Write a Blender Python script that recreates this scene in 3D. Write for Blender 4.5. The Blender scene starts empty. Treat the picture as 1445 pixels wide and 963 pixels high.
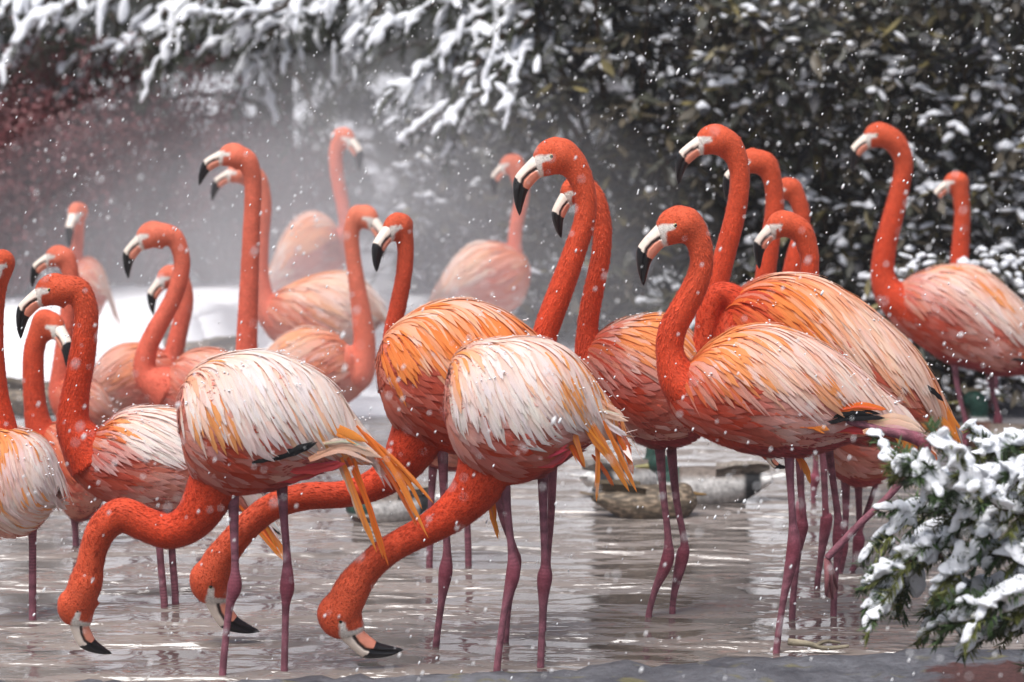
import bpy, bmesh, math, random
import numpy as np
from mathutils import Vector, Matrix, noise

random.seed(7)
rng = np.random.default_rng(7)
scene = bpy.context.scene
C = scene.collection

# ------------------------------------------------------------------ camera, sky, light, exposure
F, CAMH, HOR, CX = 4014.0, 1.5, 35.0, 722.5          # focal length in px, eye height, horizon row, centre column
cam_d = bpy.data.cameras.new('camera')
cam = bpy.data.objects.new('camera', cam_d); C.objects.link(cam)
cam.location = (0, 0, CAMH); cam.rotation_euler = (math.radians(90), 0, 0)
cam_d.sensor_width = 36; cam_d.lens = F / 1445 * 36
cam_d.shift_y = -(481.5 - HOR) / 1445
cam_d.clip_start = 0.1; cam_d.clip_end = 500
cam_d.dof.use_dof = True; cam_d.dof.focus_distance = 6.9; cam_d.dof.aperture_fstop = 3.6
scene.camera = cam

SUN_EL, SUN_ROT = math.radians(58), math.radians(205)
world = bpy.data.worlds.new('World'); scene.world = world; world.use_nodes = True
wn = world.node_tree.nodes; wl = world.node_tree.links
bg = wn['Background']
sky = wn.new('ShaderNodeTexSky'); sky.sky_type = 'NISHITA'; sky.sun_disc = False
sky.sun_elevation = SUN_EL; sky.sun_rotation = SUN_ROT
sky.air_density = 1.0; sky.dust_density = 4.0; sky.ozone_density = 1.0
hs = wn.new('ShaderNodeHueSaturation'); hs.inputs['Saturation'].default_value = 0.75   # overcast: almost grey
wl.new(sky.outputs[0], hs.inputs['Color']); wl.new(hs.outputs[0], bg.inputs['Color'])
bg.inputs['Strength'].default_value = 0.058
sun_d = bpy.data.lights.new('sun', 'SUN'); sun_d.energy = 1.5; sun_d.angle = math.radians(40); sun_d.color = (1, 0.98, 0.96)
sun = bpy.data.objects.new('sun', sun_d); C.objects.link(sun)
# light comes from above and a little behind the viewer
sdir = Vector((-0.30, -0.45, 1.25)).normalized()
sun.rotation_euler = sdir.to_track_quat('Z', 'Y').to_euler()
sky.sun_elevation = math.asin(sdir.z); sky.sun_rotation = math.atan2(sdir.x, sdir.y)
vs = scene.view_settings
vs.view_transform = 'Standard'; vs.look = 'None'; vs.gamma = 1; vs.exposure = 1.25; vs.use_curve_mapping = False
scene.render.engine = 'CYCLES'
cy = scene.cycles
cy.use_denoising = True; cy.max_bounces = 6; cy.diffuse_bounces = 3; cy.glossy_bounces = 3; cy.transmission_bounces = 3
cy.volume_bounces = 1; cy.transparent_max_bounces = 8; cy.caustics_reflective = False; cy.caustics_refractive = False
cy.sample_clamp_indirect = 4

def W(px, py, s, dy=0.0):
    """world point seen at a pixel of the photograph, at scale s pixels per metre"""
    return Vector(((px - CX) / s, F / s + dy, CAMH - (py - HOR) / s))

# ------------------------------------------------------------------ helpers
def tag(o, label=None, cat=None, group=None, kind=None):
    if label: o['label'] = label
    if cat: o['category'] = cat
    if group: o['group'] = group
    if kind: o['kind'] = kind
    return o
def empty(name, loc):
    o = bpy.data.objects.new(name, None); C.objects.link(o); o.location = loc; o.empty_display_size = 0.1
    return o
def obj(name, me, mat=None, parent=None, loc=None):
    o = bpy.data.objects.new(name, me); C.objects.link(o)
    if mat is not None and len(me.materials) == 0: me.materials.append(mat)
    if parent is not None: o.parent = parent
    if loc is not None: o.location = loc
    return o
def mesh(name, v, f, smooth=True, col=None, uv=None):
    me = bpy.data.meshes.new(name)
    me.from_pydata([tuple(p) for p in v] if not isinstance(v, np.ndarray) else v.tolist(), [], f if not isinstance(f, np.ndarray) else f.tolist())
    if smooth: me.polygons.foreach_set('use_smooth', [True] * len(me.polygons))
    if col is not None:
        a = me.attributes.new('col', 'FLOAT_COLOR', 'POINT')
        c = np.ones((len(v), 4), dtype=np.float32); c[:, :3] = np.asarray(col)[:, :3]
        a.data.foreach_set('color', c.ravel())
    if uv is not None:
        l = me.uv_layers.new(name='UVMap')
        idx = np.empty(len(me.loops), dtype=np.int32); me.loops.foreach_get('vertex_index', idx)
        l.data.foreach_set('uv', np.asarray(uv, dtype=np.float32)[idx].ravel())
    me.update()
    return me

class MB:
    """collects shapes into one mesh"""
    def __init__(self): self.v = []; self.f = []; self.c = []; self.uv = []
    def add(self, v, f, col=None, uv=None):
        n = len(self.v)
        self.v.extend([tuple(p) for p in v]); self.f.extend([tuple(i + n for i in q) for q in f])
        if col is not None:
            if isinstance(col, tuple): col = [col] * len(v)
            self.c.extend(col)
        if uv is not None: self.uv.extend(uv)
    def mesh(self, name, smooth=True):
        return mesh(name, self.v, self.f, smooth, self.c if self.c else None, self.uv if self.uv else None)
    def build(self, name, mat, parent=None, smooth=True): return obj(name, self.mesh(name, smooth), mat, parent)

def catmull(pts, n):
    """resample a list of tuples with a Catmull-Rom spline to n samples"""
    P = np.array(pts, dtype=float); m = len(P)
    out = []
    for i in range(n):
        u = i / (n - 1) * (m - 1); k = min(int(u), m - 2); t = u - k
        p0 = P[max(k - 1, 0)]; p1 = P[k]; p2 = P[k + 1]; p3 = P[min(k + 2, m - 1)]
        out.append(0.5 * ((2 * p1) + (-p0 + p2) * t + (2 * p0 - 5 * p1 + 4 * p2 - p3) * t * t + (-p0 + 3 * p1 - 3 * p2 + p3) * t ** 3))
    return np.array(out)

def tube(pts, rad, seg=10, cap=True):
    """round tube along 3D points; returns verts, faces"""
    P = [Vector(p) for p in pts]; n = len(P); v = []; f = []
    up = Vector((0.13, 1, 0.07)).normalized(); prev = None
    for i in range(n):
        t = (P[min(i + 1, n - 1)] - P[max(i - 1, 0)]).normalized()
        a = (prev if prev is not None else up); a = (a - t * a.dot(t))
        if a.length < 1e-5: a = t.orthogonal()
        a.normalize(); b = t.cross(a); prev = a
        r = rad[i] if hasattr(rad, '__len__') else rad
        for k in range(seg):
            th = 2 * math.pi * k / seg
            v.append(P[i] + a * (r * math.cos(th)) + b * (r * math.sin(th)))
    for i in range(n - 1):
        for k in range(seg):
            k2 = (k + 1) % seg
            f.append((i * seg + k, i * seg + k2, (i + 1) * seg + k2, (i + 1) * seg + k))
    if cap:
        v.append(P[0]); v.append(P[-1]); a0 = len(v) - 2; b0 = len(v) - 1
        for k in range(seg):
            k2 = (k + 1) % seg
            f.append((k2, k, a0)); f.append(((n - 1) * seg + k, (n - 1) * seg + k2, b0))
    return v, f

def ico(sub=1):
    bm = bmesh.new(); bmesh.ops.create_icosphere(bm, subdivisions=sub, radius=1.0)
    v = np.array([p.co[:] for p in bm.verts]); f = np.array([[p.index for p in q.verts] for q in bm.faces]); bm.free()
    return v, f
ICO1, ICO2, ICO3 = ico(1), ico(2), ico(3)

def fast_mesh(name, v, f, smooth=True, col=None):
    """big triangle meshes straight from numpy"""
    v = np.asarray(v, dtype=np.float32); f = np.asarray(f, dtype=np.int32); k = f.shape[1]
    me = bpy.data.meshes.new(name)
    me.vertices.add(len(v)); me.vertices.foreach_set('co', v.ravel())
    me.loops.add(f.size); me.loops.foreach_set('vertex_index', f.ravel())
    me.polygons.add(len(f)); me.polygons.foreach_set('loop_start', np.arange(0, f.size, k, dtype=np.int32))
    try: me.polygons.foreach_set('loop_total', np.full(len(f), k, dtype=np.int32))
    except Exception: pass
    me.update(calc_edges=True)
    me.polygons.foreach_set('use_smooth', np.full(len(f), smooth))
    if col is not None:
        a = me.attributes.new('col', 'FLOAT_COLOR', 'POINT')
        c = np.ones((len(v), 4), dtype=np.float32); c[:, :3] = col
        a.data.foreach_set('color', c.ravel())
    me.validate(); return me

# ------------------------------------------------------------------ materials
def newmat(name):
    m = bpy.data.materials.new(name); m.use_nodes = True
    n = m.node_tree.nodes; l = m.node_tree.links
    return m, n, l, n['Principled BSDF']
def nd(n, t, **kw):
    x = n.new(t)
    for k, v in kw.items():
        if k in x.inputs: x.inputs[k].default_value = v
        else: setattr(x, k, v)
    return x
def mixc(n, l, fac, a, b, mode='MIX'):
    x = n.new('ShaderNodeMix'); x.data_type = 'RGBA'; x.blend_type = mode
    for sock, val in ((x.inputs[0], fac), (x.inputs[6], a), (x.inputs[7], b)):
        if hasattr(val, 'links') or hasattr(val, 'is_linked'): l.new(val, sock)
        elif isinstance(val, tuple): sock.default_value = val if len(val) == 4 else (*val, 1)
        else: sock.default_value = val
    return x.outputs[2]
def ramp(n, l, fac, stops):
    x = n.new('ShaderNodeValToRGB'); e = x.color_ramp.elements
    while len(e) < len(stops): e.new(0.5)
    for i, (p, c) in enumerate(stops):
        e[i].position = p; e[i].color = (c, c, c, 1) if not isinstance(c, tuple) else (*c, 1)
    l.new(fac, x.inputs[0]); return x.outputs[0]
def bump(n, l, h, strength, dist, bsdf):
    b = n.new('ShaderNodeBump'); b.inputs['Strength'].default_value = strength; b.inputs['Distance'].default_value = dist
    l.new(h, b.inputs['Height']); l.new(b.outputs[0], bsdf.inputs['Normal']); return b

def m_body():
    m, n, l, b = newmat('bird_skin')
    at = nd(n, 'ShaderNodeAttribute', attribute_name='col'); tc = nd(n, 'ShaderNodeTexCoord')
    nz = nd(n, 'ShaderNodeTexNoise', Scale=240.0, Detail=4.0); l.new(tc.outputs['Object'], nz.inputs['Vector'])
    nz2 = nd(n, 'ShaderNodeTexNoise', Scale=22.0, Detail=3.0); l.new(tc.outputs['Object'], nz2.inputs['Vector'])
    c = mixc(n, l, 1.0, at.outputs['Color'], ramp(n, l, nz.outputs[0], [(0.3, 0.74), (0.7, 1.14)]), 'MULTIPLY')
    c = mixc(n, l, 1.0, c, ramp(n, l, nz2.outputs[0], [(0.3, 0.88), (0.7, 1.08)]), 'MULTIPLY')
    l.new(c, b.inputs['Base Color']); b.inputs['Roughness'].default_value = 0.72
    b.inputs['Specular IOR Level'].default_value = 0.25
    b.inputs['Sheen Weight'].default_value = 0.08; b.inputs['Sheen Roughness'].default_value = 0.4
    bump(n, l, nz.outputs[0], 0.5, 0.003, b)
    return m
def m_feather(objcol):
    m, n, l, b = newmat('feather_object' if objcol else 'feather_joined')
    uv = nd(n, 'ShaderNodeUVMap')
    if objcol:
        oi = nd(n, 'ShaderNodeObjectInfo'); colr = oi.outputs['Color']; rnd = oi.outputs['Random']
    else:
        at = nd(n, 'ShaderNodeAttribute', attribute_name='col'); colr = at.outputs['Color']; rnd = None
    sep = nd(n, 'ShaderNodeSeparateXYZ'); l.new(uv.outputs[0], sep.inputs[0])
    mp = nd(n, 'ShaderNodeMapping'); mp.inputs['Scale'].default_value = (22, 1.6, 1); l.new(uv.outputs[0], mp.inputs['Vector'])
    nz = nd(n, 'ShaderNodeTexNoise', Scale=1.0, Detail=3.0, noise_dimensions='4D'); l.new(mp.outputs[0], nz.inputs['Vector'])
    if rnd is not None:
        ml = nd(n, 'ShaderNodeMath', operation='MULTIPLY'); l.new(rnd, ml.inputs[0]); ml.inputs[1].default_value = 50; l.new(ml.outputs[0], nz.inputs['W'])
    st = ramp(n, l, nz.outputs[0], [(0.3, 0.86), (0.62, 1.06)])
    base = mixc(n, l, 1.0, colr, (1.0, 0.74, 0.58), 'MULTIPLY')
    g = ramp(n, l, sep.outputs['Y'], [(0.05, 0.0), (0.75, 1.0)])
    c = mixc(n, l, g, base, colr)
    c = mixc(n, l, 1.0, c, st, 'MULTIPLY')
    l.new(c, b.inputs['Base Color']); b.inputs['Roughness'].default_value = 0.62
    b.inputs['Specular IOR Level'].default_value = 0.3
    bump(n, l, nz.outputs[0], 0.6, 0.002, b)
    # feathers let some light through
    tr = nd(n, 'ShaderNodeBsdfTranslucent'); l.new(c, tr.inputs['Color'])
    mx = nd(n, 'ShaderNodeMixShader'); mx.inputs[0].default_value = 0.30
    l.new(b.outputs[0], mx.inputs[1]); l.new(tr.outputs[0], mx.inputs[2]); l.new(mx.outputs[0], n['Material Output'].inputs['Surface'])
    return m
def m_attr(name, rough=0.5, spec=0.4, nscale=60, nlo=0.8, nhi=1.12, bs=0.3, bd=0.003, coat=0, transl=0.0):
    m, n, l, b = newmat(name)
    at = nd(n, 'ShaderNodeAttribute', attribute_name='col'); tc = nd(n, 'ShaderNodeTexCoord')
    nz = nd(n, 'ShaderNodeTexNoise', Scale=float(nscale), Detail=4.0); l.new(tc.outputs['Object'], nz.inputs['Vector'])
    c = mixc(n, l, 1.0, at.outputs['Color'], ramp(n, l, nz.outputs[0], [(0.3, nlo), (0.7, nhi)]), 'MULTIPLY')
    l.new(c, b.inputs['Base Color']); b.inputs['Roughness'].default_value = rough
    b.inputs['Specular IOR Level'].default_value = spec; b.inputs['Coat Weight'].default_value = coat
    bump(n, l, nz.outputs[0], bs, bd, b)
    if transl:
        tr = nd(n, 'ShaderNodeBsdfTranslucent'); l.new(c, tr.inputs['Color'])
        mx = nd(n, 'ShaderNodeMixShader'); mx.inputs[0].default_value = transl
        l.new(b.outputs[0], mx.inputs[1]); l.new(tr.outputs[0], mx.inputs[2]); l.new(mx.outputs[0], n['Material Output'].inputs['Surface'])
    return m
def m_snow():
    m, n, l, b = newmat('snow')
    tc = nd(n, 'ShaderNodeTexCoord')
    nz = nd(n, 'ShaderNodeTexNoise', Scale=40.0, Detail=6.0, Roughness=0.7); l.new(tc.outputs['Object'], nz.inputs['Vector'])
    b.inputs['Base Color'].default_value = (0.78, 0.80, 0.84, 1); b.inputs['Roughness'].default_value = 0.75
    b.inputs['Specular IOR Level'].default_value = 0.2
    b.inputs['Subsurface Weight'].default_value = 0.0
    bump(n, l, nz.outputs[0], 0.55, 0.012, b)
    return m
M_BODY, M_FEA, M_FEAJ = m_body(), m_feather(True), m_feather(False)
M_BILL = m_attr('bill_horn', 0.38, 0.45, 70, 0.9, 1.06, 0.15, 0.001)
M_EYE = m_attr('eye_wet', 0.12, 0.6, 10, 1, 1, 0, 0.001)
M_LEAF = m_attr('leaf_gloss', 0.45, 0.4, 35, 0.65, 1.25, 0.3, 0.003, transl=0.12)
M_NEEDLE = m_attr('needle_green', 0.55, 0.3, 25, 0.7, 1.25, 0.0, 0.001)
M_BARK = m_attr('bark', 0.9, 0.1, 30, 0.55, 1.3, 0.8, 0.01)
M_DUCK = m_attr('duck_plumage', 0.6, 0.3, 55, 0.6, 1.3, 0.5, 0.004)
M_STONE = m_attr('stone', 0.8, 0.25, 18, 0.7, 1.2, 0.7, 0.01)
M_SNOW = m_snow()
# ------------------------------------------------------------------ flamingo builder
SK = [((36, -7), (22, 32), 15), ((22, -22), (12, 27), 18.5), ((5, -27.6), (0, 28), 20), ((-12, -22), (-8, 30), 18.5), ((-22, -13), (-14, 31.5), 15.5), ((-28, -1), (-17.5, 32), 12.5)]
BL = [((-22, -5), (-12, 30), 10.5), ((-28, 1.5), (-18, 33), 12.5), ((-37, 11), (-24, 39), 12.3), ((-46, 21), (-29, 45), 11.8), ((-53, 31), (-33, 50), 11),
      ((-55.5, 42), (-35.5, 55), 10), ((-55, 56), (-38, 63), 8.5), ((-52.5, 70), (-41, 74), 6.5), ((-48.5, 81), (-43, 82), 3.5), ((-46, 86), (-45, 86), 0.6)]

def smst(a, b, x):
    t = np.clip((x - a) / (b - a), 0, 1); return t * t * (3 - 2 * t)
def poly_dist(qx, qy, pts):
    """distance to a polyline, nearest segment parameter (0..n-1)"""
    best = np.full(qx.shape, 1e9); par = np.zeros(qx.shape)
    for i in range(len(pts) - 1):
        ax, ay = pts[i][0], pts[i][1]; dx, dy = pts[i + 1][0] - ax, pts[i + 1][1] - ay
        t = np.clip(((qx - ax) * dx + (qy - ay) * dy) / (dx * dx + dy * dy + 1e-9), 0, 1)
        d = np.hypot(qx - ax - t * dx, qy - ay - t * dy)
        m = d < best; best[m] = d[m]; par[m] = i + t[m]
    return best, par

class Head:
    def __init__(self, eye, tip, mir=False, yaw=0.0):
        self.eye = eye; self.mir = -1 if mir else 1; self.yaw = math.radians(yaw)
        vt = (-45.5 * self.mir, 86.0); v = (tip[0] - eye[0], tip[1] - eye[1])
        self.k = math.hypot(*v) / 97.3
        self.a = math.atan2(v[1], v[0]) - math.atan2(vt[1], vt[0])
        c = self._rot(10 * self.mir, 2); self.cx = c[0]
    def _rot(self, x, y):
        c, s = math.cos(self.a), math.sin(self.a); return (self.k * (c * x - s * y), self.k * (s * x + c * y))
    def px(self, tx, ty, tz):
        """template -> (px, py, depth in px)"""
        x, y = self._rot(tx * self.mir, ty); z = tz * self.k
        xr = x - self.cx; c, s = math.cos(self.yaw), math.sin(self.yaw)
        x2 = xr * c - z * s * self.mir * (-1) * -1; z2 = z * c + xr * s * self.mir
        return (self.eye[0] + self.cx + x2, self.eye[1] + y, z2)
    def inv(self, qx, qy, qz):
        xr = qx - self.eye[0] - self.cx; c, s = math.cos(self.yaw), math.sin(self.yaw)
        # inverse of the rotation above
        x = xr * c + qz * s * self.mir; z = -xr * s * self.mir + qz * c
        x = x + self.cx; y = qy - self.eye[1]
        c, s = math.cos(-self.a), math.sin(-self.a)
        return ((c * x - s * y) / self.k * self.mir, (s * x + c * y) / self.k, z / self.k)

TONES = {
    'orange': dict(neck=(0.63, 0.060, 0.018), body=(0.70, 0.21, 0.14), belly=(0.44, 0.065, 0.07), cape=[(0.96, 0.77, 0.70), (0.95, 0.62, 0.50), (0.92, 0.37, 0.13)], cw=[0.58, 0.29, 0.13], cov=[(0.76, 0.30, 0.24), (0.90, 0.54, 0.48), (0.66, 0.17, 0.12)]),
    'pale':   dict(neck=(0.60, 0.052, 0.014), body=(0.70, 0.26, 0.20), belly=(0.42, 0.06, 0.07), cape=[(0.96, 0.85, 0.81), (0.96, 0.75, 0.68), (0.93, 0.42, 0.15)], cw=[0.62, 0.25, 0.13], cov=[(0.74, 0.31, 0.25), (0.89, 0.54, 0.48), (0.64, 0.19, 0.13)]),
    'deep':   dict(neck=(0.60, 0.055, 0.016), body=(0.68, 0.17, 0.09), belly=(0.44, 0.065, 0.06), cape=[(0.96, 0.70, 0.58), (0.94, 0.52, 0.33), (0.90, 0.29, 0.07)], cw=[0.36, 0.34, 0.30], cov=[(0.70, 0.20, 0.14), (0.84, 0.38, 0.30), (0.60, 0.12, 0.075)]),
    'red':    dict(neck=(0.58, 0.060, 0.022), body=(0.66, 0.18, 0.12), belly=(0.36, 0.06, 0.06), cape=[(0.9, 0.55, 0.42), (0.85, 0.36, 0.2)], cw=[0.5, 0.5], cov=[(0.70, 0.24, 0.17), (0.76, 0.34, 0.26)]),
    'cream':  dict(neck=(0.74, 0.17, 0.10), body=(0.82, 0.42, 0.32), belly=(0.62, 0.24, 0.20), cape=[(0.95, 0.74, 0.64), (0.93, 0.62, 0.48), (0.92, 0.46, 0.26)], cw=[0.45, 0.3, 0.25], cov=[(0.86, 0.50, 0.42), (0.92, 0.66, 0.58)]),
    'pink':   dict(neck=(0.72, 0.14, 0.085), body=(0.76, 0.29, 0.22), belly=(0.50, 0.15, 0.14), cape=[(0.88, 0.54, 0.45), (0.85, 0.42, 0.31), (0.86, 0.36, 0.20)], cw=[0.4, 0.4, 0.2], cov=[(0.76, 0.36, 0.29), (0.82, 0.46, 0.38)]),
}
LEGC = (0.255, 0.095, 0.125)
FEATHERS = 0
SETTLED = []          # points on the birds' backs where flakes have settled

def ribbon(P, S, N, w, camber=0.12, n_across=3, point=0.0):
    """feather blade: centre line P, side vectors S, normals N, full width w"""
    n = len(P); v = []; f = []; uv = []
    for k in range(n):
        t = k / (n - 1)
        wd = (0.45 + 0.55 * min(1, t / 0.3))
        if t > 0.62: wd *= max(0.05, (1 - ((t - 0.62) / 0.38) ** (2 + 0 * point))) ** (0.5 + 0.6 * point)
        hw = 0.5 * w * wd * (1 + 0.16 * math.sin(k * 2.7 + w * 4000))
        for j in range(n_across):
            a = j / (n_across - 1) * 2 - 1
            v.append(P[k] + S[k] * (hw * a) + N[k] * (w * camber * (1 - a * a)))
            uv.append((j / (n_across - 1), t))
    for k in range(n - 1):
        for j in range(n_across - 1):
            i = k * n_across + j
            f.append((i, i + 1, i + n_across + 1, i + n_across))
    return v, f, uv

def flamingo(sp):
    global FEATHERS
    R = random.Random(sp['id']); s = sp['s']; tone = TONES[sp.get('tone', 'orange')]
    body = sp['body']; neck = sp['neck']; near = sp.get('near', False)
    bx = sum(b[0] + b[2] for b in body) / (2 * len(body))
    root = empty('flamingo', ((bx - CX) / s, F / s, sp.get('z', 0.0)))
    tag(root, sp['label'], 'flamingo', 'flamingos of the flock')
    zoff = sp.get('z', 0.0)
    def L(px, py, dpx=0.0): return Vector(((px - bx) / s, dpx / s, CAMH - (py - HOR) / s - zoff))
    hd = Head(*sp['head'][:2], *sp['head'][2:]) if sp.get('head') else None
    wk = sp.get('wk', 0.78); cap = sp.get('cap', 0.118) * s
    # --- trunk as a loft
    NT = 60
    tab = catmull(body, NT + 1)
    U = tab[:, :2]; Lo = tab[:, 2:4]; Cc = (U + Lo) / 2; Hv = (U - Lo) / 2
    HW = np.minimum(np.hypot(Hv[:, 0], Hv[:, 1]) * wk, cap)
    mb = MB()
    seg = 28; v = []; f = []
    for i in range(NT + 1):
        for k in range(seg):
            th = 2 * math.pi * k / seg
            v.append(L(Cc[i, 0] + Hv[i, 0] * math.sin(th), Cc[i, 1] + Hv[i, 1] * math.sin(th), -HW[i] * math.cos(th)))
    for i in range(NT):
        for k in range(seg):
            k2 = (k + 1) % seg
            f.append((i * seg + k, i * seg + k2, (i + 1) * seg + k2, (i + 1) * seg + k))
    v.append(L(*Cc[0])); v.append(L(*Cc[-1])); a0 = len(v) - 2
    for k in range(seg):
        k2 = (k + 1) % seg
        f.append((k2, k, a0)); f.append((NT * seg + k, NT * seg + k2, a0 + 1))
    mb.add(v, f)
    # --- neck
    nk = [(p[0], p[1], p[2], p[3] if len(p) > 3 else 0.0) for p in neck]
    if hd:
        for tx_, ty_, r_ in (((15, 1, 26), (4, 1, 25)) if not sp.get('feed') else ((4, 2, 22),)):
            a = hd.px(tx_, ty_, 0); nk.append((a[0], a[1], r_ * hd.k * sp.get('sk', 1.0), a[2]))
    NN = 14 * len(nk)
    nt = catmull(nk, NN)
    v, f = tube([L(p[0], p[1], p[3]) for p in nt], [max(p[2], 2) / s for p in nt], 18)
    mb.add(v, f)
    # --- skull
    if hd:
        sk = sp.get('sk', 1.0)
        st = catmull([(u[0], u[1], d[0], d[1], w) for u, d, w in SK], 26); v = []; f = []; seg2 = 20
        for i in range(26):
            cx, cy = (st[i, 0] + st[i, 2]) / 2, (st[i, 1] + st[i, 3]) / 2; hx, hy = (st[i, 0] - st[i, 2]) / 2, (st[i, 1] - st[i, 3]) / 2
            for k in range(seg2):
                th = 2 * math.pi * k / seg2
                v.append(L(*hd.px(cx + hx * sk * math.sin(th), cy + hy * sk * math.sin(th), -st[i, 4] * sk * math.cos(th))))
        for i in range(25):
            for k in range(seg2):
                k2 = (k + 1) % seg2
                f.append((i * seg2 + k, i * seg2 + k2, (i + 1) * seg2 + k2, (i + 1) * seg2 + k))
        v.append(L(*hd.px((st[0, 0] + st[0, 2]) / 2, (st[0, 1] + st[0, 3]) / 2, 0))); v.append(L(*hd.px((st[-1, 0] + st[-1, 2]) / 2, (st[-1, 1] + st[-1, 3]) / 2, 0))); a0 = len(v) - 2
        for k in range(seg2):
            k2 = (k + 1) % seg2
            f.append((k2, k, a0)); f.append((25 * seg2 + k, 25 * seg2 + k2, a0 + 1))
        mb.add(v, f)
    # make every closed piece face outwards, then weld them into one skin
    me0 = mesh('tmp', mb.v, mb.f)
    bm = bmesh.new(); bm.from_mesh(me0); bmesh.ops.recalc_face_normals(bm, faces=bm.faces); bm.to_mesh(me0); bm.free()
    o0 = bpy.data.objects.new('tmp', me0); C.objects.link(o0)
    vox = 0.0042 if near else 0.0062
    md = o0.modifiers.new('r', 'REMESH'); md.mode = 'VOXEL'; md.voxel_size = vox
    md = o0.modifiers.new('s', 'SMOOTH'); md.factor = 0.5; md.iterations = 7 if near else 5
    dg = bpy.context.evaluated_depsgraph_get()
    ev = o0.evaluated_get(dg); me1 = ev.to_mesh()
    n1 = len(me1.vertices); V = np.empty(n1 * 3); me1.vertices.foreach_get('co', V); V = V.reshape(-1, 3)
    NRM = np.empty(n1 * 3); me1.vertex_normals.foreach_get('vector', NRM); NRM = NRM.reshape(-1, 3)
    Fc = [tuple(p.vertices) for p in me1.polygons]
    ev.to_mesh_clear(); bpy.data.objects.remove(o0); bpy.data.meshes.remove(me0)
    # --- colours
    qx = V[:, 0] * s + bx; qy = (CAMH - V[:, 2] - zoff) * s + HOR; qz = V[:, 1] * s
    d, par = poly_dist(qx, qy, nt[:, :2]); rr = np.interp(par, np.arange(NN), nt[:, 2])
    ratio = d / np.maximum(rr, 1)
    nm = smst(2.3, 0.95, ratio)
    d2, par2 = poly_dist(qx, qy, Cc); ti = np.clip(par2 / NT, 0, 1)
    iH = np.interp(par2, np.arange(NT + 1), np.hypot(Hv[:, 0], Hv[:, 1])); hx = np.interp(par2, np.arange(NT + 1), Hv[:, 0]); hy = np.interp(par2, np.arange(NT + 1), Hv[:, 1])
    cxp = np.interp(par2, np.arange(NT + 1), Cc[:, 0]); cyp = np.interp(par2, np.arange(NT + 1), Cc[:, 1])
    vv = ((qx - cxp) * hx + (qy - cyp) * hy) / np.maximum(iH, 1) ** 2
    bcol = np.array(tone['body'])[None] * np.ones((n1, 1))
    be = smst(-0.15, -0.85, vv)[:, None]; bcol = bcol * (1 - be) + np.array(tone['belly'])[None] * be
    ncol = np.array(tone['neck'])[None]
    # the neck is a little lighter and pinker towards the head
    up = smst(0.25, 0.9, par / NN)[:, None]
    ncol = ncol * (1 - up) + (ncol * 0.94 + np.array([[0.05, 0.04, 0.02]])) * up
    col = bcol * (1 - nm[:, None]) + ncol * nm[:, None]
    if hd:
        tx, ty, tz = hd.inv(qx, qy, qz)
        near_h = (np.hypot(tx, ty) < 60) & (np.abs(tz) < 30)
        fd, _ = poly_dist(tx, ty, [(-5, 2), (-13, 4), (-20, 6), (-19, 20), (-15, 33)])
        fp = smst(5.5, 3.0, fd - smst(-8, -20, tx) * 2.5) * near_h
        white = np.array([[0.82, 0.76, 0.70]])
        col = col * (1 - fp[:, None]) + white * fp[:, None]
    # --- legs join the same mesh
    allv = V.tolist(); allf = list(Fc); cols = col.tolist()
    for leg in sp.get('legs', []):
        pts = leg['p']; ank = leg.get('a', None); r0 = leg.get('r', 5.7) * s / 600
        if not leg.get('up'):
            # carry the shank on to the pool floor
            x1, y1 = pts[-2]; x2, y2 = pts[-1]; yb = HOR + (CAMH + 0.16) * s
            if leg.get('dry'): yb = y2
            else: pts = pts + [(x2 + (x2 - x1) * 0.3 * (yb - y2) / max(y2 - y1, 1), yb)]
        dd = leg.get('d', 0.0) * s / 600
        m = len(pts); rad = []
        for i in range(m):
            rad.append(r0 * (1.5 if (i == 0 and leg.get('thick', True)) else 1.0) * (1.8 if ank == i else 1.0) * (0.92 if (ank is not None and i > ank) else 1.0))
        P = catmull([(p[0], p[1], r) for p, r in zip(pts, rad)], 70)
        # pinch the bulge of the joint
        vv3, ff3 = tube([L(p[0], p[1], dd) for p in P], [p[2] / s for p in P], 10)
        n0 = len(allv)
        allv.extend([tuple(q) for q in vv3]); allf.extend([tuple(i + n0 for i in q) for q in ff3])
        ap = L(*pts[ank], dd) if ank is not None else None
        for q in vv3:
            c = np.array(LEGC) * (R.uniform(0.9, 1.1) * (1 + 0.26 * math.sin(q.z * 800) + 0.2 * noise.noise(q * 40)))
            if ap is not None:
                g = math.exp(-((q - ap).length / 0.04) ** 2); c = c * (1 - 0.7 * g) + np.array((0.25, 0.035, 0.06)) * 0.7 * g
            cols.append(c.tolist())
        if leg.get('foot'):
            # three toes hanging from a lifted foot, with web between
            x2, y2 = pts[-1]
            for (ex, ey, ed) in leg['foot']:
                tp = [L(x2, y2, dd), L((x2 + ex) / 2 + 1, (y2 + ey) / 2, dd + ed * 0.6), L(ex, ey, dd + ed)]
                vv3, ff3 = tube(tp, [4.2 / s, 4.2 / s, 2.0 / s], 8)
                n0 = len(allv); allv.extend([tuple(q) for q in vv3]); allf.extend([tuple(i + n0 for i in q) for q in ff3]); cols.extend([[0.27, 0.1, 0.11]] * len(vv3))
            tri = [L(x2, y2, dd)] + [L(ex, ey, dd + ed) for ex, ey, ed in leg['foot']]
            n0 = len(allv); allv.extend([tuple(q) for q in tri]); cols.extend([[0.27, 0.11, 0.11]] * len(tri))
            for i in range(1, len(tri) - 1): allf.append((n0, n0 + i, n0 + i + 1))
    obj('body', mesh('flamingo_body', allv, allf, True, cols), M_BODY, root)
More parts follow.
